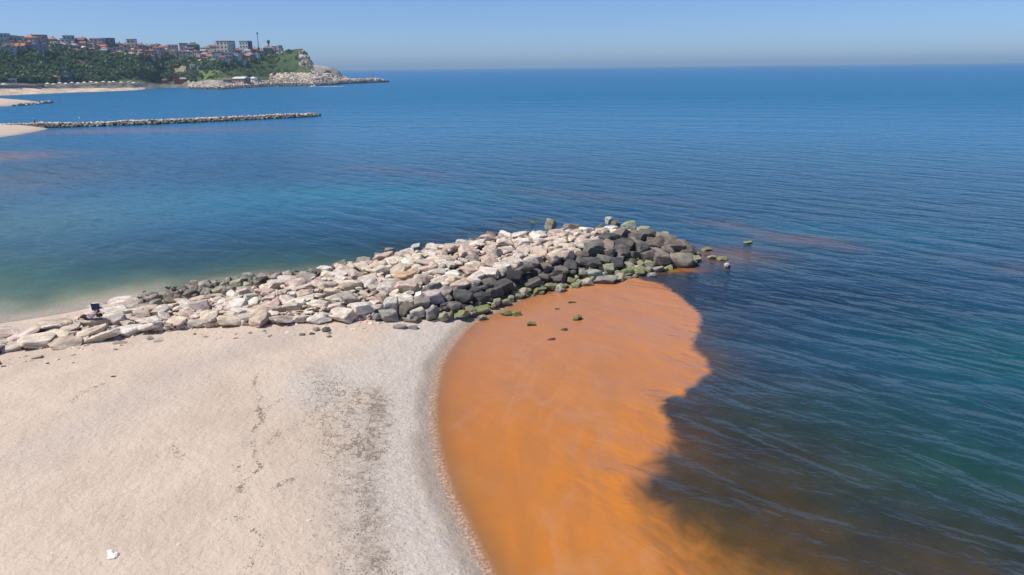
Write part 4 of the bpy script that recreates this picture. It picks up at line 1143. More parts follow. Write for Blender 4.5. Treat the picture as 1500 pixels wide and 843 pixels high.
for j in range(NR + 12):
    for px in hpx:
        d, p = hcol(px)
        if j < NR:
            t = j / (NR - 1); t = t ** 0.9
            dd = d[0] + (d[4] - d[0]) * t; py = float(np.interp(dd, d, p)); P = at_dist(px, py, dd)
            s = math.sin(PI * min(1, t * 1.02)) if t < 1 else 0
            nn = float(fbm(np.array([P.x * .03]), np.array([P.y * .03]), 4)[0]) * 2.6 + float(fbm(np.array([P.x * .16]), np.array([P.y * .16]), 3)[0]) * 0.8
            amp = s * min(1, .25 + P.z / 12) * (1.5 if px > 455 else 1)
            P.z += nn * amp
        else:
            t = (j - NR + 1) / 12; b = max(0.0, min(1.0, (px - 430) / 30)); P = at_dist(px, p[4], d[4])
            reach = 160 * (1 - b) + 45 * b; dirv = Vector((P.x, P.y, 0)).normalized()
            zt = (P.z - 3) * (1 - b) + (-2.5) * b; P = P + dirv * reach * t; P.z = P.z * (1 - t ** 1.4) + zt * t ** 1.4; py = p[4]
        HV.append(P[:])
        nz = float(fbm(np.array([px * .09 + 3]), np.array([py * .22]), 4)[0])
        c = GRASS * (0.8 + .35 * nz) if nz > -.1 else DARKG * 1.3
        if px > 330 and py < 112: c = GRASS * (0.72 + .3 * nz)
        if 100 < px < 142 and 86 < py < 102: c = c * .35 + TAN * .65 * (1 + .4 * nz)
        if 104 < px < 128 and 105 < py < 113: c = np.array((.33, .22, .16))
        if 254 < px < 279 and 97 < py < 108: c = np.array((.30, .25, .17)) * (1 + .2 * nz)
        if (170 < px < 222 and 112 < py < 121) or (290 < px < 345 and 104 < py < 120): c = np.array((.115, .165, .042)) * (1 + .3 * nz)
        if seg_px(px, py, (192, 117.5), (213, 107.5)) < 1.0 or seg_px(px, py, (213, 107.5), (234, 104)) < 1.0: c = np.array((.44, .41, .35))
        if seg_px(px, py, (372, 86), (412, 77)) < 1.3: c = np.array((.42, .38, .33))
        if px > 394 and py > 107.5 + max(0, (430 - px)) * .1: c = ROCKC * (1.0 + .45 * nz)
        if px > 456: c = ROCKC * (1.05 + .4 * nz) if nz > -.25 or px > 485 else GRASS * .8
        cl = (px - 428) / 22
        if 438 < px < 458 and 75 < py < 97 and nz > .35 - cl * .6: c = np.array((.33, .31, .285)) * (1 + .45 * nz)
        sand_top = 131.0 - max(0, px) * .011
        if px < 280 and py > 121.5: c = np.array((.15, .14, .125)) * (1 + .7 * nz)  # strip behind the beach: shadow and cars painted dark into the ground
        if px < 212 and py > sand_top: c = SANDC * (1 + .08 * nz)
        if 275 < px < 400 and py > 118: c = np.array((.34, .30, .26)) * (1 + .3 * nz)
        HCOL.append(np.clip(c, .01, .8))
hill_me = np_mesh("headland", np.array(HV), grid_faces(len(hpx), NR + 12), True)
add_col(hill_me, "col", np.array(HCOL))
def hill_material():
    m, nt, out = new_mat("headland_ground"); b = NB(nt)
    pos = b.n("ShaderNodeNewGeometry").outputs['Position']; n = b.noise(pos, .12, 6, .65); n2 = b.noise(pos, .5, 4, .6)
    sc = b.n("ShaderNodeVectorMath", operation='SCALE'); nt.links.new(b.attr("col").outputs['Color'], sc.inputs[0]); nt.links.new(b.mapr(n, .28, .72, .6, 1.4), sc.inputs['Scale'])
    p = b.bsdf(sc.outputs[0], .95, b.bump(b.math('ADD', n, b.math('MULTIPLY', n2, .5)), .8, 2.5)); nt.links.new(p.outputs[0], out.inputs[0]); return m
tag(link("headland", hill_me, hill_material()), kind='structure')

# ---------------------------------------------------------------- scrub and trees
def leaf_clump(n, seed, rx, rz, leaf):
    """n leaf-sized quads spread through a lumpy crown"""
    rs = np.random.RandomState(seed)
    k = 5; cen = rs.normal(size=(k, 3)) * np.array([rx * .42, rx * .42, rz * .35]); rad = rs.uniform(.45, .75, k)
    w = rs.randint(0, k, n); dirs = rs.normal(size=(n, 3)); dirs /= np.linalg.norm(dirs, axis=1)[:, None]
    p = cen[w] + dirs * (rad[w] * rs.uniform(.75, 1.05, n))[:, None] * np.array([rx, rx, rz]) * .8
    a = rs.normal(size=(n, 3)) * .7 + dirs; a /= np.linalg.norm(a, axis=1)[:, None]
    t = np.cross(a, rs.normal(size=(n, 3))); t /= np.linalg.norm(t, axis=1)[:, None]; b_ = np.cross(a, t)
    s = leaf * rs.uniform(.6, 1.2, n)[:, None]
    V = np.stack([p - t * s, p + b_ * s * .7, p + t * s, p - b_ * s * .7], 1).reshape(-1, 3)
    F = np.arange(n * 4).reshape(n, 4)
    return V, F
CLUMPS = [leaf_clump(64, k, 1.0, .8, .36) for k in range(8)]
sv, sf, st_, k0 = [], [], [], 0
cnt = 0
while cnt < 2400:
    px = random.uniform(-120, 452); py = random.uniform(70, 121)
    d, p = hcol(px)
    if py < p[4] + (12 if px < 375 else 1) or py > p[2] + 1.5: continue
    dens = .95 if px < 330 else .42
    if px > 405: dens = .10
    if (100 < px < 140 and 88 < py < 103): dens = .18
    if (168 < px < 224 and 111 < py) or (288 < px < 350 and py > 104): dens = .10
    if 254 < px < 279 and 97 < py < 108: dens = .02
    n_ = float(fbm(np.array([px * .05]), np.array([py * .1]), 3)[0])
    if random.random() > dens * (0.75 + n_ * .8): continue
    P = hill_at(px, py); r_ = random.uniform(1.6, 4.2) * (.6 if px > 330 else 1)
    v, f = CLUMPS[cnt % 8]
    a = random.uniform(0, 6.3); R = np.array([[math.cos(a), -math.sin(a), 0], [math.sin(a), math.cos(a), 0], [0, 0, 1]])
    sv.append((v * r_) @ R.T + np.array([P.x, P.y, P.z + r_ * .45])); sf.append(f + k0); k0 += len(v)
    st_.append(np.full(len(v), random.random() * (.75 if px < 330 else 1))); cnt += 1
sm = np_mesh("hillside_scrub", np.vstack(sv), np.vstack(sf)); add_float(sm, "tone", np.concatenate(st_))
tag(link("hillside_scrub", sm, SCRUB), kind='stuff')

TREES = []
for k in range(6):
    vs, fs, q = [], [], 0
    for m_ in range(4):
        v, f = leaf_clump(70, 50 + k * 7 + m_, 1.0, .95, .30)
        rs = np.random.RandomState(k * 10 + m_); off = np.array([rs.uniform(-.75, .75), rs.uniform(-.75, .75), rs.uniform(-.3, .9)])
        vs.append(v * rs.uniform(.6, .9) + off); fs.append(f + q); q += len(v)
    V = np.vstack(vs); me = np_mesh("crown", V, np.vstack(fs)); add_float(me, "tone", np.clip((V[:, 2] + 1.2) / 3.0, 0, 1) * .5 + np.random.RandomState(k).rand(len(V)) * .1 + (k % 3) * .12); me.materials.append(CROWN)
    bm = bmesh.new(); add_tube(bm, (0, 0, -1.6), (0, 0, -.2), .17, .11, 7)
    for a in range(4): add_tube(bm, (0, 0, -.5), (.6 * math.cos(a * 1.6), .6 * math.sin(a * 1.6), .35), .08, .03, 5)
    tm = bm_mesh("trunk", bm); tm.materials.append(BARK); TREES.append((me, tm))
def tree(px, py, hpx_, label, group):
    P = hill_at(px, py); s = hpx_ * m_per_px(P) / 3.6
    r = empty("tree", (P.x, P.y, P.z - .3), random.uniform(0, 6)); r.scale = (s, s, s * random.uniform(.9, 1.1)); tag(r, label, "tree", group)
    me, tm = random.choice(TREES)
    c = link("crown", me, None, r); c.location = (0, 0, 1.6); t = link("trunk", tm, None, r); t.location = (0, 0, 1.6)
    return r
# ================================================================== TOWN
GLASS = plain((0.035, 0.045, 0.055), 0.25, 0.1, name="window_glass")
FRAME = plain((0.62, 0.62, 0.60), 0.6, 0.05, name="window_frame")
def _window_mesh():
    bm = bmesh.new()
    add_box(bm, (0, 0, 0), (.92, .10, .92), 0, 1)
    for dx in (-1, 1): add_box(bm, (dx * .48, -.02, 0), (.08, .18, 1.04), 0, 0)
    for dz in (-1, 1): add_box(bm, (0, -.023, dz * .48), (.885, .17, .08), 0, 0)
    me = bm_mesh("window", bm); me.materials.append(FRAME); me.materials.append(GLASS); return me
WIN = _window_mesh()
def window(parent, x, y, z, w, h, rz=0.0):
    o = bpy.data.objects.new("window", WIN); C.objects.link(o); o.parent = parent; o.location = (x, y, z); o.scale = (w, 1, h); o.rotation_euler = (0, 0, rz); return o

WC = dict(white=(.78, .76, .72), cream=(.66, .59, .46), pink=(.62, .38, .34), rose=(.56, .40, .38), grey=(.56, .56, .55), blue=(.44, .48, .53), dark=(.29, .29, .32), navy=(.12, .13, .19),
          beige=(.52, .44, .35), orange=(.50, .28, .16), lilac=(.44, .38, .46), pale=(.60, .60, .58), royal=(.06, .14, .38), red=(.42, .06, .04), brown=(.32, .23, .17), yellow=(.64, .62, .44))
RC = dict(terra=(.42, .19, .11), brown=(.24, .15, .11), maroon=(.25, .10, .09), dark=(.09, .09, .10), grey=(.32, .32, .32), pale=(.66, .65, .62), red=(.45, .09, .06), green=(.10, .14, .09), lilac=(.34, .27, .33), blue=(.10, .16, .30))

def house(px, base, w_px, h_px, wall, rt, rc, label, cat="house", yaw=None, name="house", deep=0.8, win=True, balcony=False, P=None, group="houses of the hilltop town", side=None):
    P = P or hill_at(px, base); s = m_per_px(P)
    w, h = w_px * s, h_px * s; dp = max(4.0, min(w * deep, 16))
    rr = 0.0
    if rt in ('hip', 'gable'): rr = min(h * .34, w * .26); h -= rr
    root = empty(name, (P.x, P.y, P.z), math.atan2(-P.x, P.y) + (random.uniform(-.75, .12) if yaw is None else yaw))
    tag(root, label, cat, group)
    wm = plain(WC[wall], .85, .10, .35, name=wall + "_render")
    bm = bmesh.new(); add_box(bm, (0, dp / 2, h / 2 - 2), (w, dp, h + 4)); link("wall", bm_mesh("wall", bm), wm, root)
    rm = plain(RC[rc], .85, .22, .8, name=rc + "_roofing")
    bm = bmesh.new(); ov = .45
    if rt == 'flat':
        for (c, s_) in (((0, dp / 2, h + .15), (w + .3, dp + .3, .3)), ((0, -.1, h + .45), (w + .3, .25, .5)), ((0, dp + .1, h + .45), (w + .3, .25, .5)),
                        ((-w / 2 - .05, dp / 2, h + .44), (.25, dp - .06, .48)), ((w / 2 + .05, dp / 2, h + .44), (.25, dp - .06, .48))):
            add_box(bm, c, s_)
    else:
        x0, x1, y0, y1 = -w / 2 - ov, w / 2 + ov, -ov, dp + ov
        ins = min(w, dp) * .5 if rt == 'hip' else 0
        if w >= dp: r0, r1 = (x0 + ins, dp / 2), (x1 - ins, dp / 2)
        else: r0, r1 = (0, y0 + ins), (0, y1 - ins)
        vs = [bm.verts.new(c) for c in ((x0, y0, h), (x1, y0, h), (x1, y1, h), (x0, y1, h), (r0[0], r0[1], h + rr), (r1[0], r1[1], h + rr))]
        if w >= dp: fl = ((0, 1, 5, 4), (1, 2, 5), (2, 3, 4, 5), (3, 0, 4), (3, 2, 1, 0))
        else: fl = ((0, 1, 4), (1, 2, 5, 4), (2, 3, 5), (3, 0, 4, 5), (3, 2, 1, 0))
        for f in fl: bm.faces.new([vs[i] for i in f])
    rf = link("roof", bm_mesh("roof", bm), rm, root)
    if rt != 'flat' and w_px > 9:
        bm = bmesh.new(); add_box(bm, (0, 0, .7), (.7, .6, 2.2)); ch = link("chimney", bm_mesh("chimney", bm), plain((.40, .24, .18), .9, name="chimney_brick"), rf); ch.location = (w * .18, dp * .55, h + rr * .55)
    if side:
        bm = bmesh.new(); add_box(bm, (w / 2 + .12, dp / 2, h / 2 - 1.2), (.2, dp - .2, h + 2)); link("side_wall", bm_mesh("side_wall", bm), plain(WC[side], .85, .1, name=side + "_render"), root)  # panel over the right wall; dark ones put its shade into the colour
    if win:
        ns = max(1, int(round(h / 3.1))); nc = max(2, int(round(w / 3.4)))
        fh = h / ns; cw = w / nc
        for i in range(ns):
            for j in range(nc):
                if w_px < 14 and random.random() < .15: continue
                window(root, -w / 2 + cw * (j + .5), -.03, fh * (i + .55), min(1.7, cw * .5), min(1.7, fh * .5))
            if balcony:
                bm = bmesh.new(); add_box(bm, (0, -.7, fh * i + .25), (w * .9, 1.3, .16)); add_box(bm, (0, -1.32, fh * i + .78), (w * .9, .08, .9))
                link("balcony", bm_mesh("balcony", bm), plain((.74, .73, .70), .7, name="balcony_white"), root)
        if w_px > 8 and dp > 6:
            for i in range(ns): window(root, w / 2 + .03, dp * .5, fh * (i + .55), 1.4, min(1.6, fh * .5), PI / 2)
    return root

HOUSES = [
 # ridge row, left to right
 (4, 63, 15, 12, 'blue', 'flat', 'grey', "blue grey block cut by the left edge on the ridge"),
 (21, 62, 9, 8, 'grey', 'flat', 'grey', "small grey flat roofed house left of the terracotta roofed one"),
 (30, 62, 7, 7, 'white', 'flat', 'dark', "small white house with a dark top beside the terracotta roofed one"),
 (41, 63, 16, 11, 'blue', 'hip', 'terra', "bluish house under a wide terracotta hip roof near the left end"),
 (58, 65, 17, 12, 'pink', 'flat', 'dark', "large pink block with dark flat roof and side wall darkened as shade", None, 'dark'),
 (74, 64, 11, 9, 'cream', 'hip', 'terra', "cream house with orange roof right of the large pink block"),
 (102, 64, 15, 11, 'blue', 'flat', 'dark', "dark blue grey block standing high on the ridge"),
 (117, 65, 13, 10, 'brown', 'gable', 'maroon', "brown house with reddish flat topped gable on the ridge"),
 (128, 66, 12, 7, 'brown', 'hip', 'brown', "low brown roofed house right of the reddish gable"),
 (141, 66, 17, 9, 'rose', 'flat', 'pale', "long rose coloured house with pale roof edge"),
 (157, 67, 14, 10, 'navy', 'flat', 'dark', "very dark navy block in the middle of the ridge"),
 (172, 69, 10, 6, 'blue', 'hip', 'dark', "low slate blue house right of the navy block"),
 (192, 70, 11, 11, 'beige', 'flat', 'grey', "beige tower block with a pale right corner", None, 'white'),
 (206, 72, 14, 8, 'lilac', 'hip', 'maroon', "dark purple roofed house right of the beige tower"),
 (215, 67, 8, 5, 'white', 'hip', 'green', "tiny white house under a dark green roof on the skyline"),
 (225, 73, 13, 8, 'dark', 'gable', 'dark', "dark gabled house left of the pink terracotta villa"),
 (243, 75, 9, 8, 'rose', 'hip', 'maroon', "small rose house right of the pink terracotta villa"),
 (254, 76, 13, 9, 'pink', 'flat', 'pale', "pale pink two storey house near the dark rounded block"),
 (269, 77, 10, 12, 'rose', 'flat', 'brown', "tall brownish pink house with white right edge", None, 'white'),
 (282, 77, 15, 14, 'navy', 'hip', 'dark', "dark rounded looking block with pale balcony bands", True),
 (302, 76, 12, 8, 'beige', 'hip', 'brown', "brown roofed beige house left of the cream blocks"),
 (313, 77, 10, 11, 'cream', 'gable', 'brown', "narrow cream block adjoining the big apartment block"),
 (326, 78, 17, 16, 'cream', 'flat', 'brown', "big cream apartment block with rows of windows"),
 (339, 78, 9, 16, 'rose', 'flat', 'terra', "pinkish apartment wing with white balconies", True),
 (358, 76, 14, 15, 'grey', 'flat', 'grey', "grey tower block with a right face darkened as shade", None, 'navy'),
 (371, 78, 13, 8, 'beige', 'hip', 'terra', "beige house with orange hip roof right of the grey tower"),
 (404, 76, 12, 7, 'lilac', 'flat', 'lilac', "pale lilac house at the end of the ridge"),
 (411, 76, 6, 8, 'white', 'flat', 'pale', "last white house before the green cliff top"),
 (392, 77, 12, 9, 'brown', 'hip', 'brown', "dark brown roofed house below the lookout tower"),
 (381, 80, 11, 7, 'beige', 'hip', 'maroon', "beige house with maroon roof right of the mast"),
 # second row
 (5, 70, 10, 6, 'white', 'hip', 'grey', "white cottage below the blue grey block at the left edge"),
 (29, 78, 15, 14, 'beige', 'gable', 'terra', "tall beige house with pale gable on the left slope"),
 (51, 82, 26, 15, 'dark', 'flat', 'grey', "long dark grey building with a pale roof line"),
 (12, 85, 20, 14, 'blue', 'flat', 'grey', "wide blue grey building low on the left slope"),
 (1, 82, 4, 9, 'yellow', 'flat', 'pale', "narrow pale yellow green house cut by the left edge"),
 (90, 72, 11, 9, 'pink', 'hip', 'pale', "small bright pink house on the slope below the blue grey block"),
 (98, 73, 6, 8, 'yellow', 'flat', 'pale', "little yellowish house touching the bright pink one"),
 (107, 74, 12, 10, 'dark', 'hip', 'lilac', "shadowy house with lilac roof above the tan bank"),
 (133, 69, 9, 6, 'white', 'flat', 'maroon', "low white arched house beneath the rose coloured one"),
 (120, 80, 15, 8, 'yellow', 'gable', 'grey', "greenish white walled house above the tan bank"),
 (148, 72, 13, 6, 'orange', 'gable', 'terra', "low orange walled house below the navy block"),
 (179, 71, 14, 7, 'rose', 'hip', 'maroon', "rose house under maroon roof above the grey facade"),
 (172, 79, 10, 9, 'pale', 'flat', 'grey', "pale grey plain facade on the wooded slope"),
 (179, 78, 5, 8, 'white', 'flat', 'pale', "narrow white stair tower beside the pale grey facade"),
 (189, 76, 11, 5, 'pale', 'gable', 'pale', "pale shed roof right of the white stair tower"),
 (200, 79, 14, 6, 'orange', 'gable', 'terra', "low house with long orange roof beside trees"),
 (216, 82, 20, 11, 'blue', 'hip', 'terra', "blue grey house with broad terracotta roof"),
 (233, 84, 13, 17, 'pink', 'hip', 'terra', "tall pink villa with terracotta roof in the town centre"),
 (252, 85, 13, 9, 'beige', 'flat', 'pale', "beige house with pale terrace below the pale pink one"),
 (271, 85, 16, 8, 'pale', 'flat', 'blue', "bluish white row house below the dark rounded block"),
 (255, 92, 10, 4, 'white', 'flat', 'green', "low white wall like house alone among trees"),
 (266, 91, 9, 5, 'white', 'gable', 'red', "small white cottage with red roof among trees"),
 (300, 86, 12, 9, 'lilac', 'hip', 'lilac', "lilac roofed house on the slope under the brown roofed one"),
 (318, 86, 13, 8, 'white', 'flat', 'maroon', "white row house below the cream apartment block"),
 (333, 89, 14, 11, 'rose', 'flat', 'pale', "pinkish white house with dark openings below the apartments", True),
 (345, 91, 10, 12, 'pale', 'flat', 'grey', "narrow pale block with dark windows right of the pinkish white house", True),
 (358, 87, 16, 7, 'orange', 'gable', 'terra', "orange walled house with long terracotta roof below the grey tower"),
 (374, 84, 8, 5, 'white', 'flat', 'pale', "small white house at the start of the cliff path"),
 # low on the slope
 (283, 104, 9, 8, 'white', 'flat', 'pale', "left white house of the terraced pair halfway down the slope"),
 (295, 104, 10, 9, 'white', 'hip', 'dark', "right white house of the terraced pair with dark roof"),
 (80, 119, 8, 8, 'white', 'hip', 'red', "white beach house with bright red roof"),
 (95, 120, 16, 12, 'royal', 'flat', 'blue', "bright blue beach house with pale frame", True),
 (57, 119, 9, 6, 'white', 'gable', 'red', "small white beach house with dull red roof"),
 (67, 119, 11, 6, 'brown', 'gable', 'brown', "brown shed between two red roofed beach houses"),
 (34, 119, 14, 6, 'blue', 'gable', 'pale', "low bluish shed with bright white roof edge"),
 (12, 121, 22, 7, 'grey', 'gable', 'grey', "wide grey shed behind the beach at the left edge"),
 (260, 123, 8, 9, 'red', 'flat', 'red', "bright red kiosk by the small harbour"),
 (269, 122, 9, 8, 'maroon' if False else 'red', 'gable', 'grey', "red kiosk with grey roof right of the bright one"),
 (241, 122, 8, 6, 'red', 'hip', 'maroon', "small dark red kiosk farther left by the harbour"),
 (349, 121, 20, 8, 'brown', 'gable', 'pale', "long dark waterside restaurant with white roof"),
 (369, 120, 9, 7, 'white', 'hip', 'pale', "white pavilion with white roof on the rocky shore"),
 (333, 121, 11, 6, 'dark', 'gable', 'brown', "dark wooden hut left of the long restaurant"),
 (378, 120, 8, 4, 'grey', 'flat', 'grey', "low grey hut right of the white pavilion"),
]
for hrow in HOUSES:
    px, b_, w_, h_, wl, rt, rc, lab = hrow[:8]
    bal = bool(hrow[8]) if len(hrow) > 8 else False; sd = hrow[9] if len(hrow) > 9 else None
    low = b_ > 100
    kind = "kiosk" if "kiosk" in lab else "shed" if ("shed" in lab or "hut" in lab) else "apartment block" if ("block" in lab or "apartment wing" in lab) else "restaurant" if "restaurant" in lab else "house"
    nm = {"kiosk": "kiosk", "shed": "shed", "apartment block": "apartment_block", "restaurant": "restaurant", "house": "house"}[kind]
    house(px, b_, w_, h_, wl, rt, rc, lab, kind, None, nm, .8, True, bal, None, "buildings along the far shore" if low else "buildings of the hilltop town", sd)

# smaller houses packed between the larger ones
ANCH = [(8, "the grey block at the left edge"), (41, "the wide roofed bluish house"), (58, "the large pink block"), (74, "the orange roofed cream house"), (102, "the high blue grey block"),
        (141, "the long rose house"), (157, "the navy block"), (192, "the beige tower block"), (206, "the purple roofed house"), (233, "the tall pink villa"), (254, "the pale pink house"),
        (282, "the dark rounded block"), (302, "the brown roofed beige house"), (326, "the big cream apartment block"), (358, "the grey tower block"), (381, "the radio mast")]
WN = dict(white="white", cream="cream", pink="pink", rose="rose", beige="beige", pale="grey", yellow="yellowish", lilac="lilac", orange="orange")
RN = dict(terra="terracotta", brown="brown", maroon="maroon", pale="pale", red="red", grey="grey")
used_l = set(); tries = 0; made = 0
spots = [(h[0], h[1]) for h in HOUSES]
while made < 104 and tries < 6000:
    tries += 1
    px = random.uniform(2, 392); d_, p_ = hcol(px); c_ = p_[4]
    py = c_ + random.choice((1.5, 5, 9, 13, 17)) + random.uniform(-1.5, 1.5)
    if px > 360 and py > c_ + 10: continue
    if any(abs(px - a) < 5.6 and abs(py - b) < 2.6 for a, b in spots): continue
    wl = random.choice(("white", "white", "cream", "pink", "rose", "beige", "pale", "yellow", "lilac", "orange")); rc = random.choice(("terra", "terra", "brown", "maroon", "red", "pale", "grey"))
    an = min(ANCH, key=lambda a: abs(a[0] - px)); dy = py - c_
    rel = ("left of" if px < an[0] - 5 else "right of" if px > an[0] + 5 else "before")
    row = "on the ridge" if dy < 4 else "below the ridge" if dy < 10 else "among trees"
    lab = f"{WN[wl]} house, {RN[rc]} roof, {row}, {rel} {an[1]}"
    if lab in used_l: continue
    used_l.add(lab); spots.append((px, py)); made += 1
    house(px, py, random.uniform(6.5, 11), random.uniform(5.5, 8.5), wl, random.choice(("hip", "gable", "hip", "flat")), rc, lab, "house", None, "house", .85, True, False, None, "buildings of the hilltop town")

# retaining terrace below the white pair
P = hill_at(287, 107.5); s = m_per_px(P); bm = bmesh.new()
add_box(bm, (0, 0, .4), (20 * s, 2, 2.6)); add_box(bm, (-.6, -4, -2.2), (16 * s, 1.6, 2.2))
o = link("retaining_wall", bm_mesh("retaining_wall", bm), plain((.56, .52, .47), .9, .1, name="terrace_concrete")); o.location = P; o.rotation_euler = (0, 0, math.atan2(-P.x, P.y))
tag(o, "pale stepped retaining wall under the terraced pair of white houses", "wall")

# mast and lookout tower on the ridge
P = hill_at(379.5, 74); s = m_per_px(P); r = empty("radio_mast", P); tag(r, "thin radio mast standing on the ridge of the town", "mast")
GREYM = plain((.22, .24, .28), .6, .05, name="galvanised_steel")
bm = bmesh.new(); add_tube(bm, (0, 0, -2), (0, 0, 27 * s), .42, .30, 6); link("pole", bm_mesh("pole", bm), GREYM, r)
bm = bmesh.new(); add_tube(bm, (0, 0, 24.5 * s), (0, 0, 27.2 * s), .85, .85, 8); link("antenna_drum", bm_mesh("antenna_drum", bm), GREYM, r)
for k in range(3):
    bm = bmesh.new(); add_tube(bm, (0, 0, 16 * s), (4.2 * math.cos(k * 2.1), 4.2 * math.sin(k * 2.1), -1), .07, .07, 4); link("guy_wire", bm_mesh("guy_wire", bm), GREYM, r)
P = hill_at(394.5, 74); s = m_per_px(P); r = empty("lookout_tower", P); tag(r, "small lookout tower with a wide dark cabin above the ridge houses", "tower")
bm = bmesh.new(); add_tube(bm, (0, 0, -2), (0, 0, 12 * s), 1.0, .8, 8); link("shaft", bm_mesh("shaft", bm), plain((.3, .33, .34), .8, name="tower_concrete"), r)
bm = bmesh.new(); add_tube(bm, (0, 0, 11.5 * s), (0, 0, 15.5 * s), 1.3, 1.9, 8); link("cabin", bm_mesh("cabin", bm), plain((.12, .17, .20), .5, name="tower_cladding"), r)
bm = bmesh.new(); add_tube(bm, (0, 0, 15.5 * s), (0, 0, 16.6 * s), 2.1, .4, 8); link("roof", bm_mesh("roof", bm), plain((.15, .19, .21), .7, name="tower_roofing"), r)

# trees one can tell apart among the houses
TR = [(18, 61, 7, "dark tree crown on the skyline right of the block at the left edge"), (3, 56, 7, "tree topping the skyline at the left edge"), (82, 64, 6, "round dark tree right of the cream orange roofed house"),
      (64, 74, 7, "green tree below the large pink block"), (76, 74, 8, "bushy tree between pink houses on the left slope"), (112, 70, 8, "tree in front of the lilac roofed shadowy house"),
      (165, 70, 7, "tree just right of the navy block"), (184, 64, 6, "flat topped tree on the skyline left of the beige tower"), (214, 78, 6, "tree behind the broad terracotta roof"),
      (263, 84, 7, "tree left of the bluish white row house"), (289, 72, 11, "tall blue green tree right of the dark rounded block"), (296, 74, 9, "lower tree right of the tall blue green one"),
      (348, 76, 8, "dark tree between apartment wing and grey tower"), (380, 76, 8, "dark tree at the foot of the mast"), (387, 75, 7, "tree between mast and lookout tower"), (414, 75, 5, "last tree on the cliff top"),
      (140, 79, 8, "tree right of the greenish white walled house"), (155, 80, 9, "broad tree on the slope below the navy block"), (164, 86, 10, "big dark tree left of the pale grey facade"),
      (206, 90, 10, "big tree under the low long orange roof"), (222, 91, 10, "big tree under the broad terracotta roof"), (243, 90, 9, "tree under the tall pink villa"), (262, 97, 7, "dark pointed tree above the tan terrace"),
      (277, 110, 10, "dark tree at the right corner of the tan terrace"), (263, 112, 8, "dark tree below the tan terrace"), (308, 94, 10, "broad tree under the white row house"), (322, 98, 11, "wide dark tree on the central slope"),
      (340, 99, 10, "wide dark tree under the narrow pale block"), (352, 96, 9, "tree under the long terracotta roof"), (365, 94, 8, "yellow green tree at the edge of the grassy slope"), (48, 112, 8, "round tree above the small dull red roof"),
      (25, 100, 10, "big dark tree on the far left slope"), (42, 104, 9, "lighter green tree on the left slope"), (60, 98, 9, "dark tree on the slope under the long grey building"), (150, 96, 10, "dense tree in the middle of the wooded slope"),
      (176, 98, 10, "dense tree in the wood under the pale grey facade"), (195, 101, 9, "tree above the pale slope path"), (212, 103, 8, "tree at the bend of the pale slope path"), (232, 112, 8, "tree left of the tan terrace foot"),
      (402, 112, 6, "dark bush like tree at the top of the pale shore rock"), (110, 116, 7, "dark tree right of the bright blue beach house"), (130, 117, 7, "low dark tree behind the middle parasols")]
for px, py, h, lab in TR: tree(px, py, h, lab, "trees among the far houses")

# ------------------------------------------------------------------ far shore: parasols, boats, rocks
def shore_at(px, dd):
    d, p = hcol(px); d_ = d[0] + dd; return at_dist(px, float(np.interp(d_, d, p)), d_)
CAN = [plain((.80, .79, .76), .8, .05, name="white_canvas"), plain((.70, .68, .64), .8, .05, name="straw_canvas"), plain((.10, .16, .42), .8, .05, name="blue_parasol_canvas")]
def parasol(px, dd, mat, label):
    P = shore_at(px, dd); r = empty("parasol", P); tag(r, label, "parasol", "parasols on the far beach")
    bm = bmesh.new(); add_tube(bm, (0, 0, -.5), (0, 0, 2.5), .06, .06, 5); link("pole", bm_mesh("pole", bm), FRAME, r)
    bm = bmesh.new(); add_tube(bm, (0, 0, 2.0), (0, 0, 2.85), 1.9, .1, 8); link("canopy", bm_mesh("canopy", bm), mat, r)
PS = [(70, 44, 0, "white parasol first from the left behind the far beach"), (79, 40, 1, "straw parasol right of the first white one"), (88, 46, 0, "white parasol behind the straw one"), (97, 42, 0, "white parasol below the bright blue beach house"),
      (106, 47, 1, "straw parasol right of the blue beach house"), (115, 43, 0, "white parasol fourth of the white ones from the left"), (124, 46, 0, "white parasol left of the middle of the far beach"), (134, 48, 0, "highest white parasol in the middle of the far beach"),
      (142, 42, 1, "straw parasol right of the middle of the far beach"), (152, 47, 0, "white parasol left of a dark gap"), (161, 45, 0, "white parasol pair, left one, near the beach end"), (167, 47, 0, "white parasol pair, right one, near the beach end"),
      (178, 43, 1, "straw parasol left of the white lifeguard tower"), (196, 40, 0, "white parasol right of the lifeguard tower"), (203, 38, 2, "blue parasol at the right end of the far beach"), (6, 44, 0, "white parasol nearest the left edge")]
for px, dd, mi, lab in PS: parasol(px, dd, CAN[mi], lab)
# beach bar strip
for (px, w, dd, lab, wl) in ((14, 26, 36, "long dark low beach bar at the left end of the far beach", 'dark'), (42, 26, 34, "long maroon and white low beach bar beside the dark one", 'brown'), (60, 10, 38, "small dark beach hut right of the long bars", 'dark')):
    house(px, 0, w, 3.2, wl, 'flat', 'lilac' if px == 42 else 'grey', lab, "beach bar", 0.0, "beach_bar", .3, True, False, shore_at(px, dd), "buildings along the far shore")
# lifeguard tower
P = shore_at(190, 30); r = empty("lifeguard_tower", P); tag(r, "white lifeguard tower near the end of the far beach", "tower"); s = m_per_px(P)
for a in (-1, 1):
    for c in (-1, 1):
        bm = bmesh.new(); add_tube(bm, (a * .9, c * .9, -.5), (a * .7, c * .7, 2.4), .12, .12, 5); link("leg", bm_mesh("leg", bm), WHITE_CLOTH, r)
bm = bmesh.new(); add_box(bm, (0, 0, 3.4), (1.9, 1.9, 2.0)); link("cabin", bm_mesh("cabin", bm), WHITE_CLOTH, r)
bm = bmesh.new(); add_box(bm, (0, 0, 4.5), (2.6, 2.6, .2), 0, 0, .9); link("roof", bm_mesh("roof", bm), WHITE_CLOTH, r)

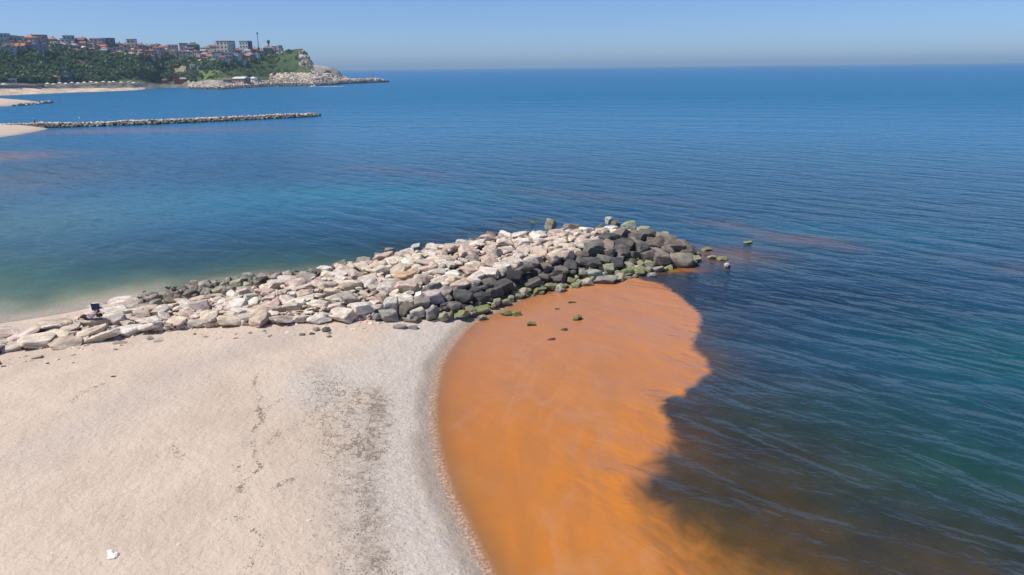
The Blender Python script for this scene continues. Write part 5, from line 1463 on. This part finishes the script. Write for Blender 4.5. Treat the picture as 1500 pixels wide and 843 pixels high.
def boat(P, L, hull, label, rz, cabin=True):
    r = empty("boat", P, rz); tag(r, label, "boat", "small boats off the far shore"); bm = bmesh.new()
    st = [(-.5, .30, 0), (-.2, .34, 0), (.2, .30, .02), (.42, .14, .06), (.5, .01, .10)]
    rows = []
    for (t, hw, up) in st:
        hw *= .5 * L * .62
        rows.append([bm.verts.new(q) for q in ((t * L, -hw, L * (.13 + up)), (t * L, -hw * .7, -.15), (t * L, hw * .7, -.15), (t * L, hw, L * (.13 + up)))])
    for a, c in zip(rows[:-1], rows[1:]):
        for i in range(3): bm.faces.new((a[i], a[i + 1], c[i + 1], c[i]))
        bm.faces.new((a[3], a[0], c[0], c[3]))
    bm.faces.new(rows[0]); bmesh.ops.recalc_face_normals(bm, faces=bm.faces[:])
    link("hull", bm_mesh("hull", bm), hull, r)
    if cabin:
        bm = bmesh.new(); add_box(bm, (-.05 * L, 0, L * .24), (L * .3, L * .2, L * .2), 0, 0, .8); link("cabin", bm_mesh("cabin", bm), WHITE_CLOTH, r)
        bm = bmesh.new(); add_box(bm, (.02 * L, 0, L * .27), (L * .17, L * .205, L * .07)); link("windscreen", bm_mesh("windscreen", bm), GLASS, r)
    return r
BL = plain((.07, .13, .40), .5, .05, name="blue_hull")
P = at(460, 127.6, 0); boat(P, 6.5, WHITE_CLOTH, "white motor boat moving off the headland with a wake behind", 2.9)
bm = bmesh.new(); add_tube(bm, (-.15, 0, 1.3), (-.15, 0, 3.4), .08, .05, 5)
# wake: churned white water behind the boat
wv = []
rs = np.random.RandomState(4)
ru = Rubble()
for k in range(160):
    t = rs.rand(); ru.add((P.x + 4 + t * 22, P.y - 1 + rs.normal() * (.5 + t) + t * 6, 0.02), .9, .5, .14, (.85, .87, .88), 0)
fo = ru.build("boat_wake", None, plain((.85, .88, .9), .6, .05, name="foam")); tag(fo, kind='stuff')
for (px, py, L, m_, lab, cb) in ((211, 127.6, 5, BL, "blue boat at the end of the far sand", True), (219, 127.4, 4.5, BL, "second blue boat right of the first, nearer the harbour", False), (228, 127.2, 5, WHITE_CLOTH, "white boat left in the small harbour", False),
                                (238, 126.9, 4.5, WHITE_CLOTH, "white boat below the dark red kiosk", False), (248, 126.7, 5, WHITE_CLOTH, "white boat in the middle of the small harbour", True), (256, 126.8, 5.5, WHITE_CLOTH, "white boat below the bright red kiosk", False)):
    d = math.hypot(*at(px, py + 1.8, 0)[:2]); boat(at(px, py + 1.8, 0), L, m_, lab, random.uniform(-.3, .3) + (PI if px % 2 else 0), cb)
# white marker on the armour rocks
P = shore_at(298, 14); bm = bmesh.new(); add_tube(bm, (0, 0, -1), (0, 0, 4.2), .35, .3, 8); add_tube(bm, (0, 0, 4.2), (0, 0, 5.2), .9, .9, 8)
o = link("navigation_light", bm_mesh("navigation_light", bm), WHITE_CLOTH); o.location = P; tag(o, "white harbour light on the rocks of the far shore", "beacon")
P = at_dist(547, 114.2, 838); bm = bmesh.new(); add_tube(bm, (0, 0, -1), (0, 0, 3.6), .25, .18, 6); add_box(bm, (0, 0, 3.6), (.8, .8, .8))
o = link("navigation_light", bm_mesh("navigation_light", bm), GREYM); o.location = P; tag(o, "thin dark marker post on the rocky tip of the headland", "beacon")

# rock armour and shore rocks of the headland
ru = Rubble(); arm = empty("rock_breakwater", at(276, 131, 0)); A0 = Vector(arm.location)
tag(arm, "rock armour along the foot of the headland and its low seaward tip", "breakwater")
for k in range(2600):
    px = random.uniform(276, 568); d, p = hcol(px); q = random.random() ** 1.3; s = hcol(px)[0]
    span = (d[1] - d[0]) * (1.0 if px < 500 else 1.5); dd = d[0] + q * span; py = float(np.interp(dd, d, p)); P = at_dist(px, py, dd)
    L = random.uniform(.8, 2.8) * (1.0 if px < 490 else 1.7)
    if q < .34: tint = random.choice(DARKS + DARKS + BROWN)
    else: tint = random.choice(PALE + GREYS + BROWN[:2])
    ru.add((P.x - A0.x, P.y - A0.y, P.z + L * .12), L, L * .8, L * random.uniform(.5, .8), jit(tint, .15), 0, None)
tag(ru.build("armour_stones", arm), kind='stuff')
# low cliff ledges behind the armour
ru = Rubble()
for k in range(620):
    px = random.uniform(396, 566); d, p = hcol(px); q = random.uniform(.9, 3.2); dd = d[0] + q * (d[1] - d[0]); py = float(np.interp(dd, d, p))
    if py < 107 and px < 455: continue
    P = at_dist(px, py, dd); L = random.uniform(2, 6)
    ru.add((P.x, P.y, P.z - L * .08), L, L * .7, L * .4, jit(random.choice(PALE + GREYS[3:] + [(0.60, 0.50, 0.36)]), .12), 0, None)
for k in range(90):
    px = random.uniform(440, 458); y0 = float(np.interp(px, _hp, [h[5] for h in HC])); py = y0 + random.uniform(0, 22) ; P = hill_at(px, py); L = random.uniform(2, 5)
    if random.random() < (px - 437) / 18: ru.add((P.x, P.y, P.z - L * .3), L, L * .7, L * 1.1, jit(random.choice(GREYS + GREYS + PALE[3:4] + DARKS), .15), 0, None)
cl_o = ru.build("cliff_ledges"); tag(cl_o, kind='stuff')

# ================================================================== HAZE
HZ_DENS = 0.00016
bm = bmesh.new(); bmesh.ops.create_cube(bm, size=1.0)
hz = bm_mesh("haze", bm); hm = bpy.data.materials.new("sea_haze"); hm.use_nodes = True; nt = hm.node_tree
for n in list(nt.nodes): nt.nodes.remove(n)
out = nt.nodes.new("ShaderNodeOutputMaterial"); pv = nt.nodes.new("ShaderNodeVolumePrincipled")
pv.inputs['Color'].default_value = (0.52, 0.76, 1.0, 1); pv.inputs['Density'].default_value = HZ_DENS; pv.inputs['Anisotropy'].default_value = 0.0
nt.links.new(pv.outputs[0], out.inputs['Volume'])
ho = link("haze", hz, hm); ho.location = (0, 4000, 34); ho.scale = (36000, 36000, 80); tag(ho, kind='stuff')
